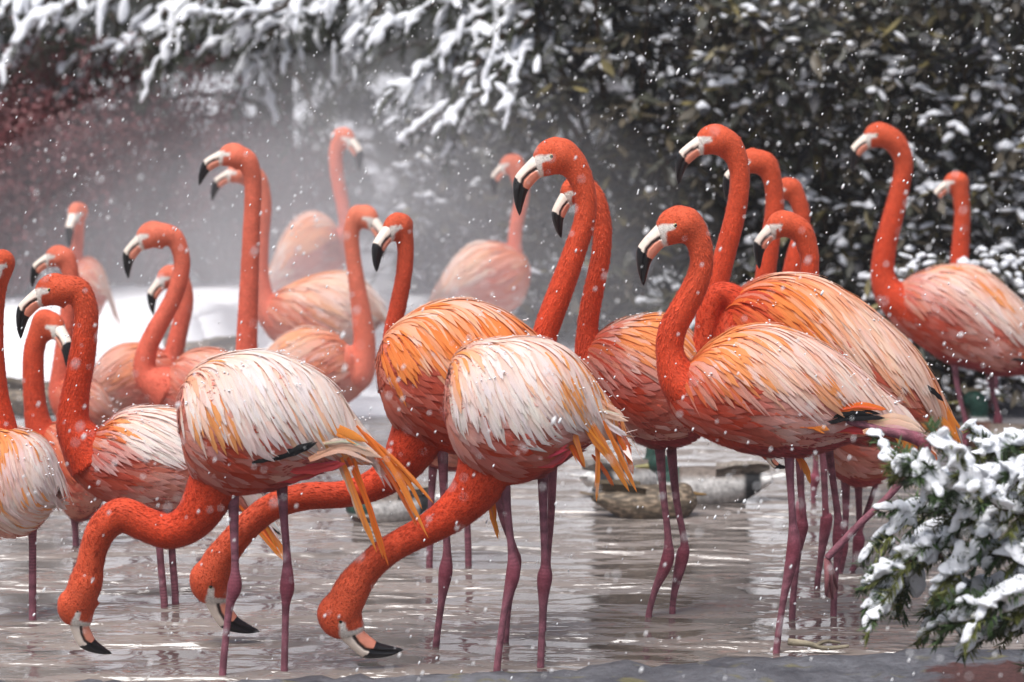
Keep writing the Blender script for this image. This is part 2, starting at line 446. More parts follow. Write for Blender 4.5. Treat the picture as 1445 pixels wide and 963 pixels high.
    # --- bill and eyes
    if hd:
        nb, sg = (70, 64) if near else (40, 32)
        st = catmull([(u[0], u[1], d[0], d[1], w) for u, d, w in BL], nb); v = []; f = []; cl = []; tq = []
        for i in range(nb):
            cx, cy = (st[i, 0] + st[i, 2]) / 2, (st[i, 1] + st[i, 3]) / 2; hx_, hy_ = (st[i, 0] - st[i, 2]) / 2, (st[i, 1] - st[i, 3]) / 2
            for k in range(sg):
                th = 2 * math.pi * k / sg; sn, cs = math.sin(th), math.cos(th)
                cs = math.copysign(abs(cs) ** 0.75, cs)
                x, y, z = cx + hx_ * sn, cy + hy_ * sn, -max(st[i, 4], 0.3) * cs
                tq.append((x, y, z))
        T = np.array(tq)
        gd, gp = poly_dist(T[:, 0], T[:, 1], [(-15, 16), (-24, 19), (-33, 25), (-41, 34), (-44, 46), (-46, 60), (-46.5, 78)])
        groove = smst(2.9, 1.2, gd)
        T[:, 2] *= 1 - 0.30 * groove
        side = (T[:, 0] + 53) * (20.5) - (T[:, 1] - 31) * 19.5   # sign of the line where the black tip starts
        along = ((T[:, 0] + 53) * (-19.5) + (T[:, 1] - 31) * (20.5)) / 28.3
        blk = smst(-0.4, 0.8, along + 0.9 * np.sin(T[:, 1] * 0.8))
        # below the gape the lower half of the bill is pink
        gx = np.interp(T[:, 1], [14, 19, 25, 34, 46], [-15, -24, -33, -41, -44])
        low = smst(-1.0, 2.0, T[:, 0] - gx) * smst(20, 23, T[:, 1])
        edge = smst(27.5, 33, T[:, 1] - 0.55 * (T[:, 0] + 20) - 0) * 0
        base = np.array([[0.84, 0.72, 0.62]]) * (1 - low[:, None]) + np.array([[0.80, 0.30, 0.20]]) * low[:, None]
        nearface = smst(-24, -18, T[:, 0] - (T[:, 1] - 20) * 0.35)[:, None]
        base = base * (1 - nearface) + np.array([[0.82, 0.76, 0.70]]) * nearface
        base = base * (1 - 0.95 * (groove * (1 - blk))[:, None]) + np.array([[0.02, 0.01, 0.01]]) * 0.95 * (groove * (1 - blk))[:, None]
        cl = base * (1 - blk[:, None]) + np.array([[0.010, 0.009, 0.011]]) * blk[:, None]
        v = [L(*hd.px(*q)) for q in T]
        for i in range(nb - 1):
            for k in range(sg):
                k2 = (k + 1) % sg
                f.append((i * sg + k, i * sg + k2, (i + 1) * sg + k2, (i + 1) * sg + k))
        v.append(L(*hd.px(-45.5, 87, 0))); cl = np.vstack([cl, [[0.01, 0.009, 0.011]]])
        for k in range(sg): f.append(((nb - 1) * sg + k, (nb - 1) * sg + (k + 1) % sg, len(v) - 1))
        obj('bill', mesh('bill', v, f, True, cl), M_BILL, root)
        for sd in (-1, 1):
            ev_, ef_ = ICO2; v = []; cl = []
            for q in ev_:
                v.append(L(*hd.px(q[0] * 4.5, q[1] * 4.1, sd * (17.7 if near else 17.0) * sk + q[2] * 3.2)))
                rr_ = math.hypot(q[0], q[1]); out = q[2] * sd > 0
                cl.append((0.008, 0.008, 0.008) if (rr_ < 0.55 and out) else ((0.52, 0.50, 0.16) if rr_ < 0.93 else (0.55, 0.45, 0.25)))
            obj('eye', mesh('eye', v, ef_, True, cl), M_EYE, root)
    # --- feathers laid over the trunk
    if sp.get('nofeather'): return root
    tabx = [tuple(r) for r in np.column_stack([Cc, Hv, HW])]
    def surf(t, ph):
        u = min(max(t, 0.0), 1.0) * NT; k = min(int(u), NT - 1); w = u - k
        a = tabx[k]; b = tabx[k + 1]
        cx = a[0] + (b[0] - a[0]) * w; cy = a[1] + (b[1] - a[1]) * w; hx = a[2] + (b[2] - a[2]) * w; hy = a[3] + (b[3] - a[3]) * w; hw = a[4] + (b[4] - a[4]) * w
        sn, cs = math.sin(ph), math.cos(ph)
        return L(cx + hx * sn, cy + hy * sn, -hw * cs)
    e = 0.004
    facing = 1 if body[-1][0] > body[0][0] else -1
    droop = math.radians(sp.get('droop', 42))
    axis_end = (L(*Cc[-1]) - L(*Cc[-4])).normalized()
    joined = MB()
    def feather_path(t, ph, length, alpha, h0, lift, n=8):
        P = []; S = []; N = []; pos = None; d = None
        step = length / (n - 1)
        for k in range(n):
            fr = k / (n - 1)
            if t < 0.985:
                p = surf(t, ph)
                T = surf(t + e, ph) - surf(t - e, ph); Fv = surf(t, ph + 0.03) - surf(t, ph - 0.03)
                lt = T.length / (2 * e); lf = Fv.length / 0.06
                T.normalize(); Fv.normalize()
                nn = T.cross(Fv) * 1.0
                c = L(*Cc[min(int(t * NT), NT)])
                if nn.dot(p - c) < 0: nn = -nn
                nn.normalize()
                al = alpha(t, ph)
                d = (T * math.cos(al) - Fv * math.sin(al)).normalized()
                P.append(p + nn * (h0 + lift * fr)); S.append(nn.cross(d).normalized()); N.append(nn)
                t += step * math.cos(al) / max(lt, 1e-3); ph -= step * math.sin(al) / max(lf, 1e-3)
            else:
                if d is None: d = axis_end
                d = (d + Vector((0, 0, -0.05))).normalized()
                q = (P[-1] if P else surf(1, ph)) + d * step
                nn = N[-1] if N else Vector((0, -1, 0))
                P.append(q); S.append(nn.cross(d).normalized()); N.append(nn)
        return P, S, N
    cape_a = lambda t, ph: droop * (1 - 0.38 * t) * max(-1, min(1, 1.6 * math.cos(ph))) if ph > -0.3 else droop * 0.5
    cov_a = lambda t, ph: math.radians(sp.get('cova', 14))
    nkp = [tuple(p) for p in nt[::4, :3]]; ncl = tone['neck']
    def blend(p, c, mx=0.97):
        """plumage near the neck takes on the neck's red"""
        x, y = p[0] * s + bx, (CAMH - p[2] - zoff) * s + HOR; r_ = 9.0
        for q in nkp:
            dq = math.hypot(x - q[0], y - q[1]) / q[2]
            if dq < r_: r_ = dq
        w = min(max((1.42 - r_) / 0.7, 0.0), 1.0) * mx * R.uniform(0.5, 1.0) * sp.get('bl', 1.0)
        return tuple(a * (1 - w) + b * w for a, b in zip(c, ncl))
    def put(P, S, N, w, colr, point=0.0, camber=0.1, bl=False):
        global FEATHERS
        if bl: colr = blend(P[2], colr, 0.7)
        v, f, uv = ribbon(P, S, N, w, camber, 3, point)
        if near:
            o = obj('feather', mesh('feather', v, f, True, None, uv), M_FEA, root); o.color = (*colr, 1); FEATHERS += 1
        else: joined.add(v, f, tuple(colr), uv)
    def small(P, S, N, w, colr, point=0.8):
        colr = blend(P[1], colr)
        v, f, uv = ribbon(P, S, N, w, 0.04, 3, point); joined.add(v, f, tuple(colr), uv)
    def jit(c, a=0.055): 
        k = R.uniform(1 - a, 1 + a); return tuple(max(0, min(0.96, x * k * R.uniform(0.97, 1.03))) for x in c)
    fs = sp.get('fs', 1.0)
    def shade(pal, wgt, t, ph, sd):
        """plumage colour drifts smoothly over the wing, with small differences from feather to feather"""
        x = 0.5 + 0.9 * noise.noise(Vector((t * 5.0 + sp['id'] * 3.1, ph * 1.6, sd))) + R.gauss(0, 0.10)
        x = min(max(x, 0.0), 0.999); tot = sum(wgt); acc = 0.0
        for i, w in enumerate(wgt):
            if x < acc + w / tot or i == len(wgt) - 1:
                f_ = (x - acc) / (w / tot); j = min(i + 1, len(wgt) - 1); k = max(0.0, min(1.0, f_ - 0.35))
                return tuple(a * (1 - k) + b * k for a, b in zip(pal[i], pal[j]))
            acc += w / tot
    # wing coverts low on the side: small, many, joined
    t = 0.66
    while t > sp.get('cov0', 0.04):
        ph = math.radians(-44 + R.uniform(-4, 4))
        while ph < math.radians(34):
            ww = 0.019 * fs * R.uniform(0.7, 1.3)
            P, S, N = feather_path(t + R.uniform(-0.02, 0.02), ph, 0.085 * fs * R.uniform(0.8, 1.35), cov_a, 0.0008, 0.0045 * R.uniform(0.6, 1.5), 7)
            small(P, S, N, ww, jit(shade(tone['cov'], [1] * len(tone['cov']), t, ph * 2, 5.5), 0.12), 0.9)
            ph += math.radians(6.6) * fs
        t -= 0.046 * fs
    # the long cape plumes over back and flank
    def capecol(t, ph, sd):
        wgt = list(tone['cw'])
        if t < 0.34: wgt[2 % len(wgt)] *= 2.0
        if t > 0.6: wgt[0] *= 1.6
        return jit(shade(tone['cape'], wgt, t, ph, sd))
    t = sp.get('cape1', 0.86)
    while t > sp.get('cape0', 0.10):
        ph = math.radians(sp.get('cph', 33) + 30 * max(0, 0.4 - t) - 12 * max(0, t - 0.55) + R.uniform(-6, 6))
        while ph < math.radians(126):
            ww = 0.0185 * fs * R.uniform(0.7, 1.25)
            ln = (0.165 - 0.04 * (t < 0.3)) * fs * R.uniform(0.75, 1.2)
            P, S, N = feather_path(t + R.uniform(-0.03, 0.03), ph, ln, cape_a, 0.0025, 0.0055 * R.uniform(0.5, 1.6), 9)
            put(P, S, N, ww, capecol(t, ph, 1.5), R.uniform(0.5, 1.1), 0.05, True)
            if ph > math.radians(50) and R.random() < 0.25: SETTLED.append((root, P[3] + N[3] * 0.004))
            # thin plumes between the broad ones
            for _ in range(4 if near else 1):
                P, S, N = feather_path(t + R.uniform(-0.05, 0.05), ph + R.uniform(-0.08, 0.08), ln * R.uniform(0.6, 1.05), cape_a, 0.003, 0.007 * R.uniform(0.5, 1.6), 8)
                small(P, S, N, ww * R.uniform(0.35, 0.7), capecol(t, ph, 1.5 + 0.3 * R.random()), 1.0)
            ph += math.radians(9.5) * fs
        t -= 0.06 * fs
    # single feathers drawn out beyond the trunk: trailing wing tips, black flight feathers, tail
    for hf in sp.get('hang', []):
        pts, w, colr = hf[:3]; dep = (hf[3] if len(hf) > 3 else -45) * s / 600; dep2 = hf[4] * s / 600 if len(hf) > 4 else dep * 0.8
        n = 10; cp = catmull(pts, n); P = []; S = []; N = []
        for k in range(n):
            P.append(L(cp[k][0], cp[k][1], dep + (dep2 - dep) * k / (n - 1)))
        for k in range(n):
            T = (P[min(k + 1, n - 1)] - P[max(k - 1, 0)]).normalized(); nn = Vector((0.1, -1, 0.25)); nn = (nn - T * nn.dot(T)).normalized()
            N.append(nn); S.append(nn.cross(T).normalized())
        w = w / s * 0.72; colr = jit(colr, 0.08)
        put(P, S, N, w, colr, 0.9, 0.10)
        for q in range(2 if colr[0] > 0.5 and near else 0):
            o_ = Vector((R.uniform(-0.5, 0.5) * w, -0.002 - 0.002 * q, R.uniform(-0.5, 0.5) * w)); sp_ = R.uniform(0.7, 1.04)
            P2 = [P[0] + (p - P[0]) * sp_ + o_ * (0.3 + k / n) for k, p in enumerate(P)]
            small(P2, S, N, w * R.uniform(0.25, 0.45), jit(tuple(min(0.96, a * R.choice((0.86, 1.0, 1.0)) + R.choice((0, 0.06))) for a in colr), 0.08), 1.0)
    if joined.v:
        pl = joined.build('plumage', M_FEAJ, root); pl['kind'] = 'stuff'
    # --- short down that breaks up the outline of neck, breast and belly
    cnt = sp.get('down', 8000 if near else 2200)
    ids = rng.choice(n1, cnt)
    tang = np.gradient(nt[:, :2], axis=0); tang /= np.linalg.norm(tang, axis=1)[:, None] + 1e-9
    axt = np.gradient(Cc, axis=0); axt /= np.linalg.norm(axt, axis=1)[:, None] + 1e-9
    p_ = V[ids]; nn_ = NRM[ids]
    iN = np.clip(par[ids].astype(int), 0, NN - 1); iC = np.clip(par2[ids].astype(int), 0, NT)
    w_ = nm[ids][:, None]
    fl = -tang[iN] * w_ + axt[iC] * (1 - w_)
    D = np.column_stack([fl[:, 0], np.zeros(cnt), -fl[:, 1]]); D[:, 2] -= 0.15 * (1 - w_[:, 0])
    D -= nn_ * (D * nn_).sum(1)[:, None]; D /= np.linalg.norm(D, axis=1)[:, None] + 1e-9
    Sd = np.cross(nn_, D)
    inhead = np.zeros(cnt, bool)
    ln = np.where(w_[:, 0] > 0.6, 0.0095, 0.024) * rng.uniform(0.7, 1.3, cnt)
    wd = np.where(w_[:, 0] > 0.6, 0.0019, 0.0042)
    tilt = np.where(w_[:, 0] > 0.6, 0.24, 0.14)
    if hd:
        tx, ty, tz = hd.inv(qx[ids], qy[ids], qz[ids]); inhead = (np.hypot(tx, ty) < 40)
        ln = np.where(inhead, 0.0045, ln)
    a = p_ - Sd * (wd / 2)[:, None]; b = p_ + Sd * (wd / 2)[:, None]; m_ = p_ + D * (ln * 0.55)[:, None] + nn_ * (ln * tilt * 0.9)[:, None]
    tip = p_ + D * ln[:, None] + nn_ * (ln * tilt * 1.1 + 0.0006)[:, None]
    ml = m_ - Sd * (wd * 0.62)[:, None]; mr = m_ + Sd * (wd * 0.62)[:, None]
    VV = np.stack([a, b, mr, tip, ml], axis=1).reshape(-1, 3)
    ar = np.arange(cnt) * 5
    FF = np.concatenate([np.column_stack([ar, ar + 1, ar + 2]), np.column_stack([ar, ar + 2, ar + 4]), np.column_stack([ar + 4, ar + 2, ar + 3])])
    cc = np.repeat(np.clip(col[ids] * rng.uniform(0.82, 1.2, (cnt, 1)), 0, 0.95), 5, axis=0)
    dn = obj('down', fast_mesh('down', VV, FF, True, cc), M_BODY, root); dn['kind'] = 'stuff'
    return root
# ------------------------------------------------------------------ the flock (outlines measured in photograph pixels, s = pixels per metre at the bird's distance)
OR, DO, PW, BK, WH, RD = (0.92, 0.32, 0.055), (0.85, 0.20, 0.03), (0.93, 0.66, 0.52), (0.012, 0.012, 0.014), (0.90, 0.82, 0.77), (0.62, 0.07, 0.08)
BIRDS = [
 dict(id=1, s=610, tone='pale', near=True, droop=80, cova=26, cph=24, label='flamingo feeding with hooped neck, pale pink back and black wing stripe',
  body=[(251,560,256,620),(263,535,272,668),(288,514,300,690),(326,502,335,700),(377,499,385,692),(422,514,430,674),(465,542,470,662),(500,592,500,655),(532,632,527,648)],
  neck=[(325,635,48),(300,688,37),(274,732,29.5),(240,750,25),(205,740,24),(172,727,24.5),(146,745,22.5),(133,772,20),(127,798,20),(121,822,24)], sk=1.16, feed=True, head=((106,858),(158,926),False,20),
  legs=[dict(p=[(330,690),(332,760),(333,800),(332,827),(324,861),(315,953)],a=3,d=-12),dict(p=[(396,680),(400,740),(404,790),(404,832),(402,865),(400,957)],a=3,d=14)],
  hang=[([(362,643),(400,632),(447,614)],11,BK,-69,-64),([(385,640),(425,628),(452,615)],10,BK,-67,-61),([(415,612),(465,596),(520,618)],20,OR,-56,-40),([(400,625),(440,600),(490,600)],22,OR,-52,-40),
   ([(440,640),(490,622),(541,642)],19,PW,-58,-30),([(460,618),(500,616),(536,640)],14,WH,-56,-28),([(395,650),(440,655),(490,648)],20,RD,-50,-40),([(380,668),(420,668),(465,655)],18,RD,-42,-35),
   ([(505,597),(556,660),(605,756)],10,OR,-30,-20),([(512,605),(566,655),(612,708)],9,OR,-24,-12),([(520,622),(572,672),(596,717)],8,OR,-18,-10),([(508,612),(548,665),(590,740)],8,DO,-20,-14),
   ([(484,640),(505,700),(533,775)],11,OR,-36,-26),([(492,640),(520,705),(549,794)],11,DO,-32,-24),([(500,640),(522,715),(542,785)],9,OR,-28,-20),([(478,645),(498,690),(508,728)],10,PW,-34,-26)]),
 dict(id=2, s=583, tone='deep', near=True, droop=66, cova=24, label='orange flamingo reaching its long neck low behind other legs to feed',
  body=[(530,505,534,550),(545,472,552,595),(575,448,585,622),(615,430,628,640),(660,426,672,640),(705,440,712,625),(745,468,748,600),(780,505,778,570),(803,545,798,560)],
  neck=[(605,585,48),(582,630,37),(560,662,28),(525,686,22),(482,698,19),(430,701,19.5),(385,715,19.5),(350,742,19.5),(325,770,21),(308,795,24.5)], sk=1.1, feed=True, head=((296,823),(366,894),False,10),
  legs=[dict(p=[(625,630),(627,700),(631,770),(629,805),(623,850),(615,916)],a=3,d=-14),dict(p=[(697,640),(706,720),(724,775),(726,800),(717,860),(712,940)],a=3,d=16)],
  hang=[([(690,660),(692,715),(703,765)],11,OR,20,20),([(685,660),(694,700),(700,738)],9,DO,22,22)]),
 dict(id=3, s=607, tone='pale', near=True, droop=78, cova=22, cph=24, label='white-backed flamingo feeding with straight slanting neck and frayed orange wing tips',
  body=[(627,545,626,590),(640,505,640,632),(667,487,668,665),(708,481,712,684),(750,479,755,677),(789,490,790,655),(820,516,815,634),(845,552,840,622),(878,600,870,612)],
  neck=[(695,635,48),(674,686,36),(642,721,28),(605,746,22.5),(572,763,20.5),(540,783,20.5),(514,808,22),(495,835,26)], sk=1.12, feed=True, head=((479,872),(569,920),False,8),
  legs=[dict(p=[(712,675),(716,720),(722,775),(724,808),(712,861),(701,947)],a=3,d=-10),dict(p=[(766,660),(767,730),(769,795),(768,820),(766,870),(763,944)],a=3,d=14)],
  hang=[([(765,535),(800,585),(825,654)],13,OR,-56,-40),([(795,540),(835,612),(876,662)],12,OR,-48,-28),([(805,545),(852,625),(887,690)],14,OR,-44,-26),([(840,600),(843,650),(841,704)],9,OR,-34,-24),
   ([(850,590),(872,635),(898,692)],10,OR,-30,-20),([(868,605),(885,640),(893,668)],11,DO,-22,-12),([(876,608),(885,625),(890,642)],8,DO,-16,-10),([(835,640),(852,662),(866,685)],8,DO,-12,-6),([(790,600),(810,630),(824,655)],9,DO,-46,-36),
   ([(820,560),(850,580),(886,592)],12,PW,-32,-18),([(835,575),(860,598),(884,612)],13,WH,-30,-18),([(840,560),(865,575),(880,586)],10,PW,-24,-14),([(742,622),(765,616),(780,610)],8,BK,-66,-60),([(730,618),(755,608),(790,605)],16,DO,-60,-54),
   ([(745,632),(770,632),(800,620)],20,RD,-58,-50),([(755,648),(780,645),(805,630)],18,RD,-50,-42)]),
 dict(id=4, s=589, tone='orange', near=True, droop=56, cova=4, label='flamingo standing on one leg with the other folded back, black bill tip pointing down',
  body=[(948,528,934,548),(968,518,955,592),(1003,487,1008,625),(1045,465,1060,640),(1095,462,1115,646),(1150,483,1165,636),(1205,520,1215,618),(1250,560,1255,607),(1288,592,1290,604)],
  neck=[(1000,565,48),(962,540,32),(946,502,21),(948,468,20),(962,440,19.5),(978,410,18.5),(989,380,17),(989,354,17.5),(981,331,20)], head=((953,317),(908,403),False,0),
  legs=[dict(p=[(1112,632),(1114,680),(1117,730),(1118,775),(1104,845),(1094,921)],a=3,d=-14),
        dict(p=[(1180,585),(1235,600),(1298,622),(1258,682),(1205,735),(1162,780)],a=2,d=-44,up=True,thick=False,foot=[(1160,832,-8),(1170,838,4),(1178,826,14)])],
  hang=[([(1140,592),(1190,582),(1243,584)],14,BK,-62,-46),([(1150,584),(1200,574),(1236,578)],11,BK,-61,-46),([(1165,575),(1205,566),(1245,572)],14,DO,-58,-46),([(1212,603),(1255,592),(1299,606)],17,PW,-52,-26),([(1220,590),(1260,584),(1296,600)],15,PW,-46,-24),
   ([(1122,592),(1145,592),(1164,599)],12,OR,-66,-60),([(1165,600),(1220,603),(1275,612)],14,RD,-50,-34),([(1126,645),(1138,660),(1144,684)],10,OR,10,6),([(1120,640),(1132,655),(1138,672)],9,OR,6,2),([(1142,630),(1150,640),(1153,652)],8,PW,4,2)]),
 dict(id=5, s=570, tone='orange', near=True, droop=40, down=2600, label='tall flamingo with thick curved neck and yellow eye, head held above the feeding birds',
  body=[(738,535,738,570),(755,515,757,620),(785,508,787,640),(815,525,815,640),(842,560,838,615),(855,585,852,598)], cap=0.09,
  neck=[(765,560,40),(763,520,27),(767,480,19),(778,445,18.5),(795,400,18),(812,352,16.5),(825,310,15.5),(825,270,16),(811,236,20)], head=((779,220),(733,304),False,0),
  legs=[dict(p=[(780,630),(778,720),(772,790),(770,815),(768,850),(766,893)],a=3,d=0)]),
 dict(id=6, s=556, tone='orange', near=True, droop=40, cova=8, label='flamingo with orange back whose slim neck rises behind a thicker-necked bird',
  body=[(810,505,813,530),(832,482,835,570),(864,461,868,603),(902,450,908,628),(940,448,945,632),(970,468,975,622),(993,505,993,605),(1008,550,1006,580)],
  neck=[(850,530,45),(833,500,24),(829,470,16),(832,440,15),(840,400,14.5),(848,360,14),(850,320,13.5),(843,287,14),(831,268,15)], head=((808,268),(789,335),False,25),
  legs=[dict(p=[(930,622),(935,690),(942,755),(941,790),(923,834),(913,880)],a=3,d=-10),dict(p=[(947,622),(955,705),(966,765),(964,787),(952,841),(949,880)],a=3,d=14)]),
 dict(id=7, s=560, tone='deep', near=True, droop=52, cova=10, label='deep orange flamingo with ruffled back and neck curled down out of sight',
  body=[(1010,465,1014,500),(1027,430,1037,545),(1056,404,1075,585),(1100,389,1120,608),(1150,393,1165,620),(1200,418,1212,628),(1245,452,1252,628),(1290,497,1288,620),(1322,548,1315,610),(1345,598,1338,622)],
  neck=[(1070,480,40),(1048,440,25),(1034,420,19),(1014,417,18),(1001,440,18),(997,472,18),(988,520,17),(984,570,16),(1002,600,13),(1045,618,11),(1072,632,10)], head=((1082,640),(1112,660),False,0),
  legs=[dict(p=[(1128,600),(1130,680),(1134,730),(1132,745),(1126,788),(1119,858)],a=3,d=6),dict(p=[(1168,600),(1177,670),(1185,730),(1187,765),(1184,800),(1180,850)],a=3,d=30)],
  hang=[([(1225,520),(1280,580),(1335,640)],15,OR,-50,-30),([(1240,500),(1300,560),(1353,622)],15,OR,-46,-20),([(1235,540),(1275,600),(1312,655)],14,DO,-52,-36),([(1225,560),(1265,610),(1290,650)],13,OR,-54,-40),([(1250,520),(1300,585),(1345,655)],13,DO,-44,-26),
   ([(1260,545),(1300,610),(1330,690)],13,DO,-40,-26),([(1285,534),(1308,545),(1326,562)],10,BK,-48,-40),([(1262,500),(1310,548),(1358,610)],12,OR,-34,-10),([(1270,560),(1300,620),(1318,680)],12,DO,-44,-30),([(1245,565),(1280,625),(1305,668)],13,OR,-46,-34),
   ([(1295,530),(1330,575),(1358,640)],12,OR,-30,-10)]),
 dict(id=8, s=547, tone='pale', near=True, droop=34, cova=6, label='flamingo with dark red S-shaped neck and streaked pink wing beside a feeding bird',
  body=[(106,612,84,622),(122,617,98,662),(145,604,130,697),(175,583,172,716),(215,577,215,726),(260,585,260,722),(305,610,305,715),(345,660,345,722),(372,712,368,735)],
  neck=[(135,650,42),(105,604,26),(106,560,20.5),(115,510,19),(120,470,18),(121,438,17.5),(110,411,18.5)], head=((73,408),(29,478),False,0),
  legs=[dict(p=[(222,700),(226,770),(231,830),(233,858)],d=-8),dict(p=[(238,700),(241,776),(245,830),(246,852)],d=14)],
  hang=[([(345,700),(380,740),(412,800)],11,OR,-20,-14),([(340,710),(375,755),(403,790)],10,OR,-24,-16),([(330,690),(370,715),(402,760)],13,WH,-26,-18),([(345,690),(375,730),(398,752)],8,BK,-22,-20),([(350,715),(385,760),(408,775)],9,DO,-18,-10)]),
 dict(id=9, s=510, tone='red', label='dark red necked flamingo looking aside behind the reaching bird',
  body=[(560,560,560,600),(578,530,580,640),(610,510,612,660),(645,510,648,664),(680,540,680,650),(702,580,702,605)], cap=0.1,
  neck=[(590,580,35),(562,530,22),(553,490,14),(554,465,12.5),(562,430,12.5),(571,380,12),(572,345,12.5),(568,325,15)], head=((556,319),(520,381),False,45),
  legs=[dict(p=[(612,645),(609,700),(607,760),(606,806)],d=-6),dict(p=[(650,645),(657,700),(660,760),(661,802)],d=10)]),
 dict(id=10, s=490, tone='red', label='flamingo turning its head aside with a bright orange crown and straight neck',
  body=[(52,605,55,650),(78,598,80,700),(105,605,106,735),(130,622,130,728),(150,655,148,700)], cap=0.1,
  neck=[(78,640,35),(58,610,22),(50,575,16.5),(47,530,15.5),(48,495,15),(55,470,15),(62,452,16)], head=((79,459),(116,518),True,48),
  legs=[dict(p=[(104,720),(106,745),(107,768)],d=0)]),
 dict(id=11, s=560, tone='pale', near=True, bl=0.3, droop=90, cova=70, cape1=0.78, cph=-8, down=3000, label='plump flamingo with ruffled whitish plumage and bill hanging straight down, on the water',
  body=[(-62,640,-60,700),(-42,613,-40,745),(0,606,0,757),(36,611,36,753),(60,625,60,736),(77,655,75,712)], wk=0.9, cap=0.14,
  neck=[(8,632,20),(8,606,17),(-2,560,15),(-8,500,14),(-9,450,14.5),(-5,405,15)], head=((-6,372),(-38,434),False,72),
  legs=[dict(p=[(45,735),(46,765),(46,790),(46,820)],d=0)]),
 dict(id=12, s=430, tone='pink', label='flamingo with bent neck in front of the one facing forward in the steam',
  body=[(75,548,75,580),(95,531,95,605),(120,533,120,612),(142,548,142,606),(155,572,154,588)], cap=0.1,
  neck=[(100,575,28),(84,556,16),(86,520,13),(93,470,12.5),(98,430,12),(100,395,12),(95,369,13.5)], head=((80,361),(45,406),False,0), legs=[dict(p=[(110,600),(112,640),(112,675)])]),
 dict(id=13, s=350, tone='cream', fs=1.15, label='small flamingo in the steam facing forward with bill hanging straight down',
  body=[(96,388,96,430),(108,372,108,450),(125,365,125,455),(140,376,140,446),(149,398,148,425)], cap=0.1,
  neck=[(114,425,24),(108,400,14),(107,370,10),(109,335,9.5),(110,310,10)], head=((104,300),(80,348),False,76), legs=[dict(p=[(120,445),(121,500),(121,555)]),dict(p=[(130,445),(131,500),(131,555)])]),
 dict(id=14, s=440, tone='pink', label='flamingo with strongly arched neck before the snowy bank',
  body=[(228,527,208,545),(240,520,222,575),(265,499,255,595),(300,494,295,605),(335,510,330,600),(362,545,358,578)],
  neck=[(240,550,36),(207,530,19),(206,500,15),(218,470,14),(235,440,13),(249,410,12.5),(257,375,12),(253,350,12.5),(243,334,14.5)], head=((212,331),(181,393),False,0), legs=[dict(p=[(280,595),(282,640),(282,690)]),dict(p=[(295,595),(297,640),(297,690)])]),
 dict(id=15, s=415, tone='pink', label='flamingo whose head is half hidden by the arched neck of its neighbour',
  body=[(258,518,254,560),(238,500,236,585),(205,488,205,592),(175,487,175,590),(150,502,150,578),(133,528,134,555)],
  neck=[(230,545,30),(242,510,16),(252,470,13),(260,435,12.5),(260,412,12.5),(252,391,14)], head=((237,390),(216,444),False,20), legs=[dict(p=[(190,585),(190,620),(190,655)]),dict(p=[(205,585),(205,620),(205,655)])]),
 dict(id=16, s=440, tone='pink', label='tall flamingo with upright pole-straight neck and head held level',
  body=[(333,525,333,552),(350,514,352,600),(385,510,385,630),(425,525,425,620),(452,558,452,598)], cap=0.1,
  neck=[(370,565,36),(352,530,22),(348,496,16),(350,440,14.5),(352,390,13.5),(355,320,12.5),(357,260,12.5),(350,230,15)], head=((327,218),(281,262),False,0), legs=[dict(p=[(385,610),(387,650),(387,690)]),dict(p=[(372,610),(373,650),(373,690)])]),
 dict(id=17, s=375, tone='cream', fs=1.15, label='pale flamingo in the steam behind the tall straight-necked one, its bill showing beneath',
  body=[(362,432,365,456),(380,421,385,480),(408,404,415,500),(445,390,450,510),(482,385,485,505),(512,397,512,485),(535,427,533,460),(546,447,544,453)],
  neck=[(395,450,30),(374,428,18),(367,390,13),(368,340,12),(372,295,11.5),(370,270,11.5),(362,250,13)], head=((336,243),(299,284),False,0), legs=[dict(p=[(440,500),(441,550),(441,595)]),dict(p=[(450,500),(451,550),(451,595)])],
  hang=[([(500,400),(525,410),(546,430)],9,WH,-30,-20),([(510,405),(535,428),(548,452)],9,WH,-28,-18)]),
 dict(id=18, s=330, tone='cream', fs=1.15, label='pale flamingo deep in the steam with raised neck and rump toward the pool',
  body=[(486,348,482,385),(470,315,462,392),(445,300,436,402),(420,308,412,408),(400,333,395,410),(387,370,382,412),(372,396,368,412)],
  neck=[(462,370,28),(481,350,15),(488,320,10.5),(484,290,10),(476,250,10),(474,218,10.5),(479,200,12)], head=((489,194),(513,241),True,35), legs=[dict(p=[(430,395),(431,460),(431,530)]),dict(p=[(441,395),(442,460),(442,530)])]),
 dict(id=19, s=400, tone='cream', fs=1.15, label='pale flamingo with slender upright neck and head bowed, body in profile over the snow',
  body=[(522,508,519,545),(500,503,502,562),(475,475,478,575),(440,464,442,580),(408,471,410,575),(382,492,384,555),(366,516,367,535)],
  neck=[(475,520,38),(503,527,26),(514,492,17),(511,450,14.5),(505,410,12.5),(498,360,11),(496,328,11.5),(503,304,13)], head=((520,306),(546,362),True,35), legs=[dict(p=[(450,570),(451,600),(451,630)]),dict(p=[(463,570),(464,600),(464,630)])]),
 dict(id=20, s=345, tone='cream', fs=1.15, label='round-bodied flamingo alone in the mist with neck turned back',
  body=[(749,378,748,400),(738,360,736,428),(715,347,712,442),(685,343,680,437),(655,353,650,430),(632,380,630,425),(612,414,610,427)],
  neck=[(715,405,26),(727,382,16),(726,345,10.5),(730,310,10),(737,275,10.5),(731,246,12.5)], head=((719,231),(698,276),False,0), legs=[dict(p=[(690,430),(691,490),(691,550)]),dict(p=[(678,430),(679,490),(679,550)])],
  hang=[([(650,355),(670,343),(695,342)],9,WH,-20,-10)]),
 dict(id=21, s=530, tone='orange', label='flamingo with high neck leaning back beside the leafy shrub, white cheek to the water',
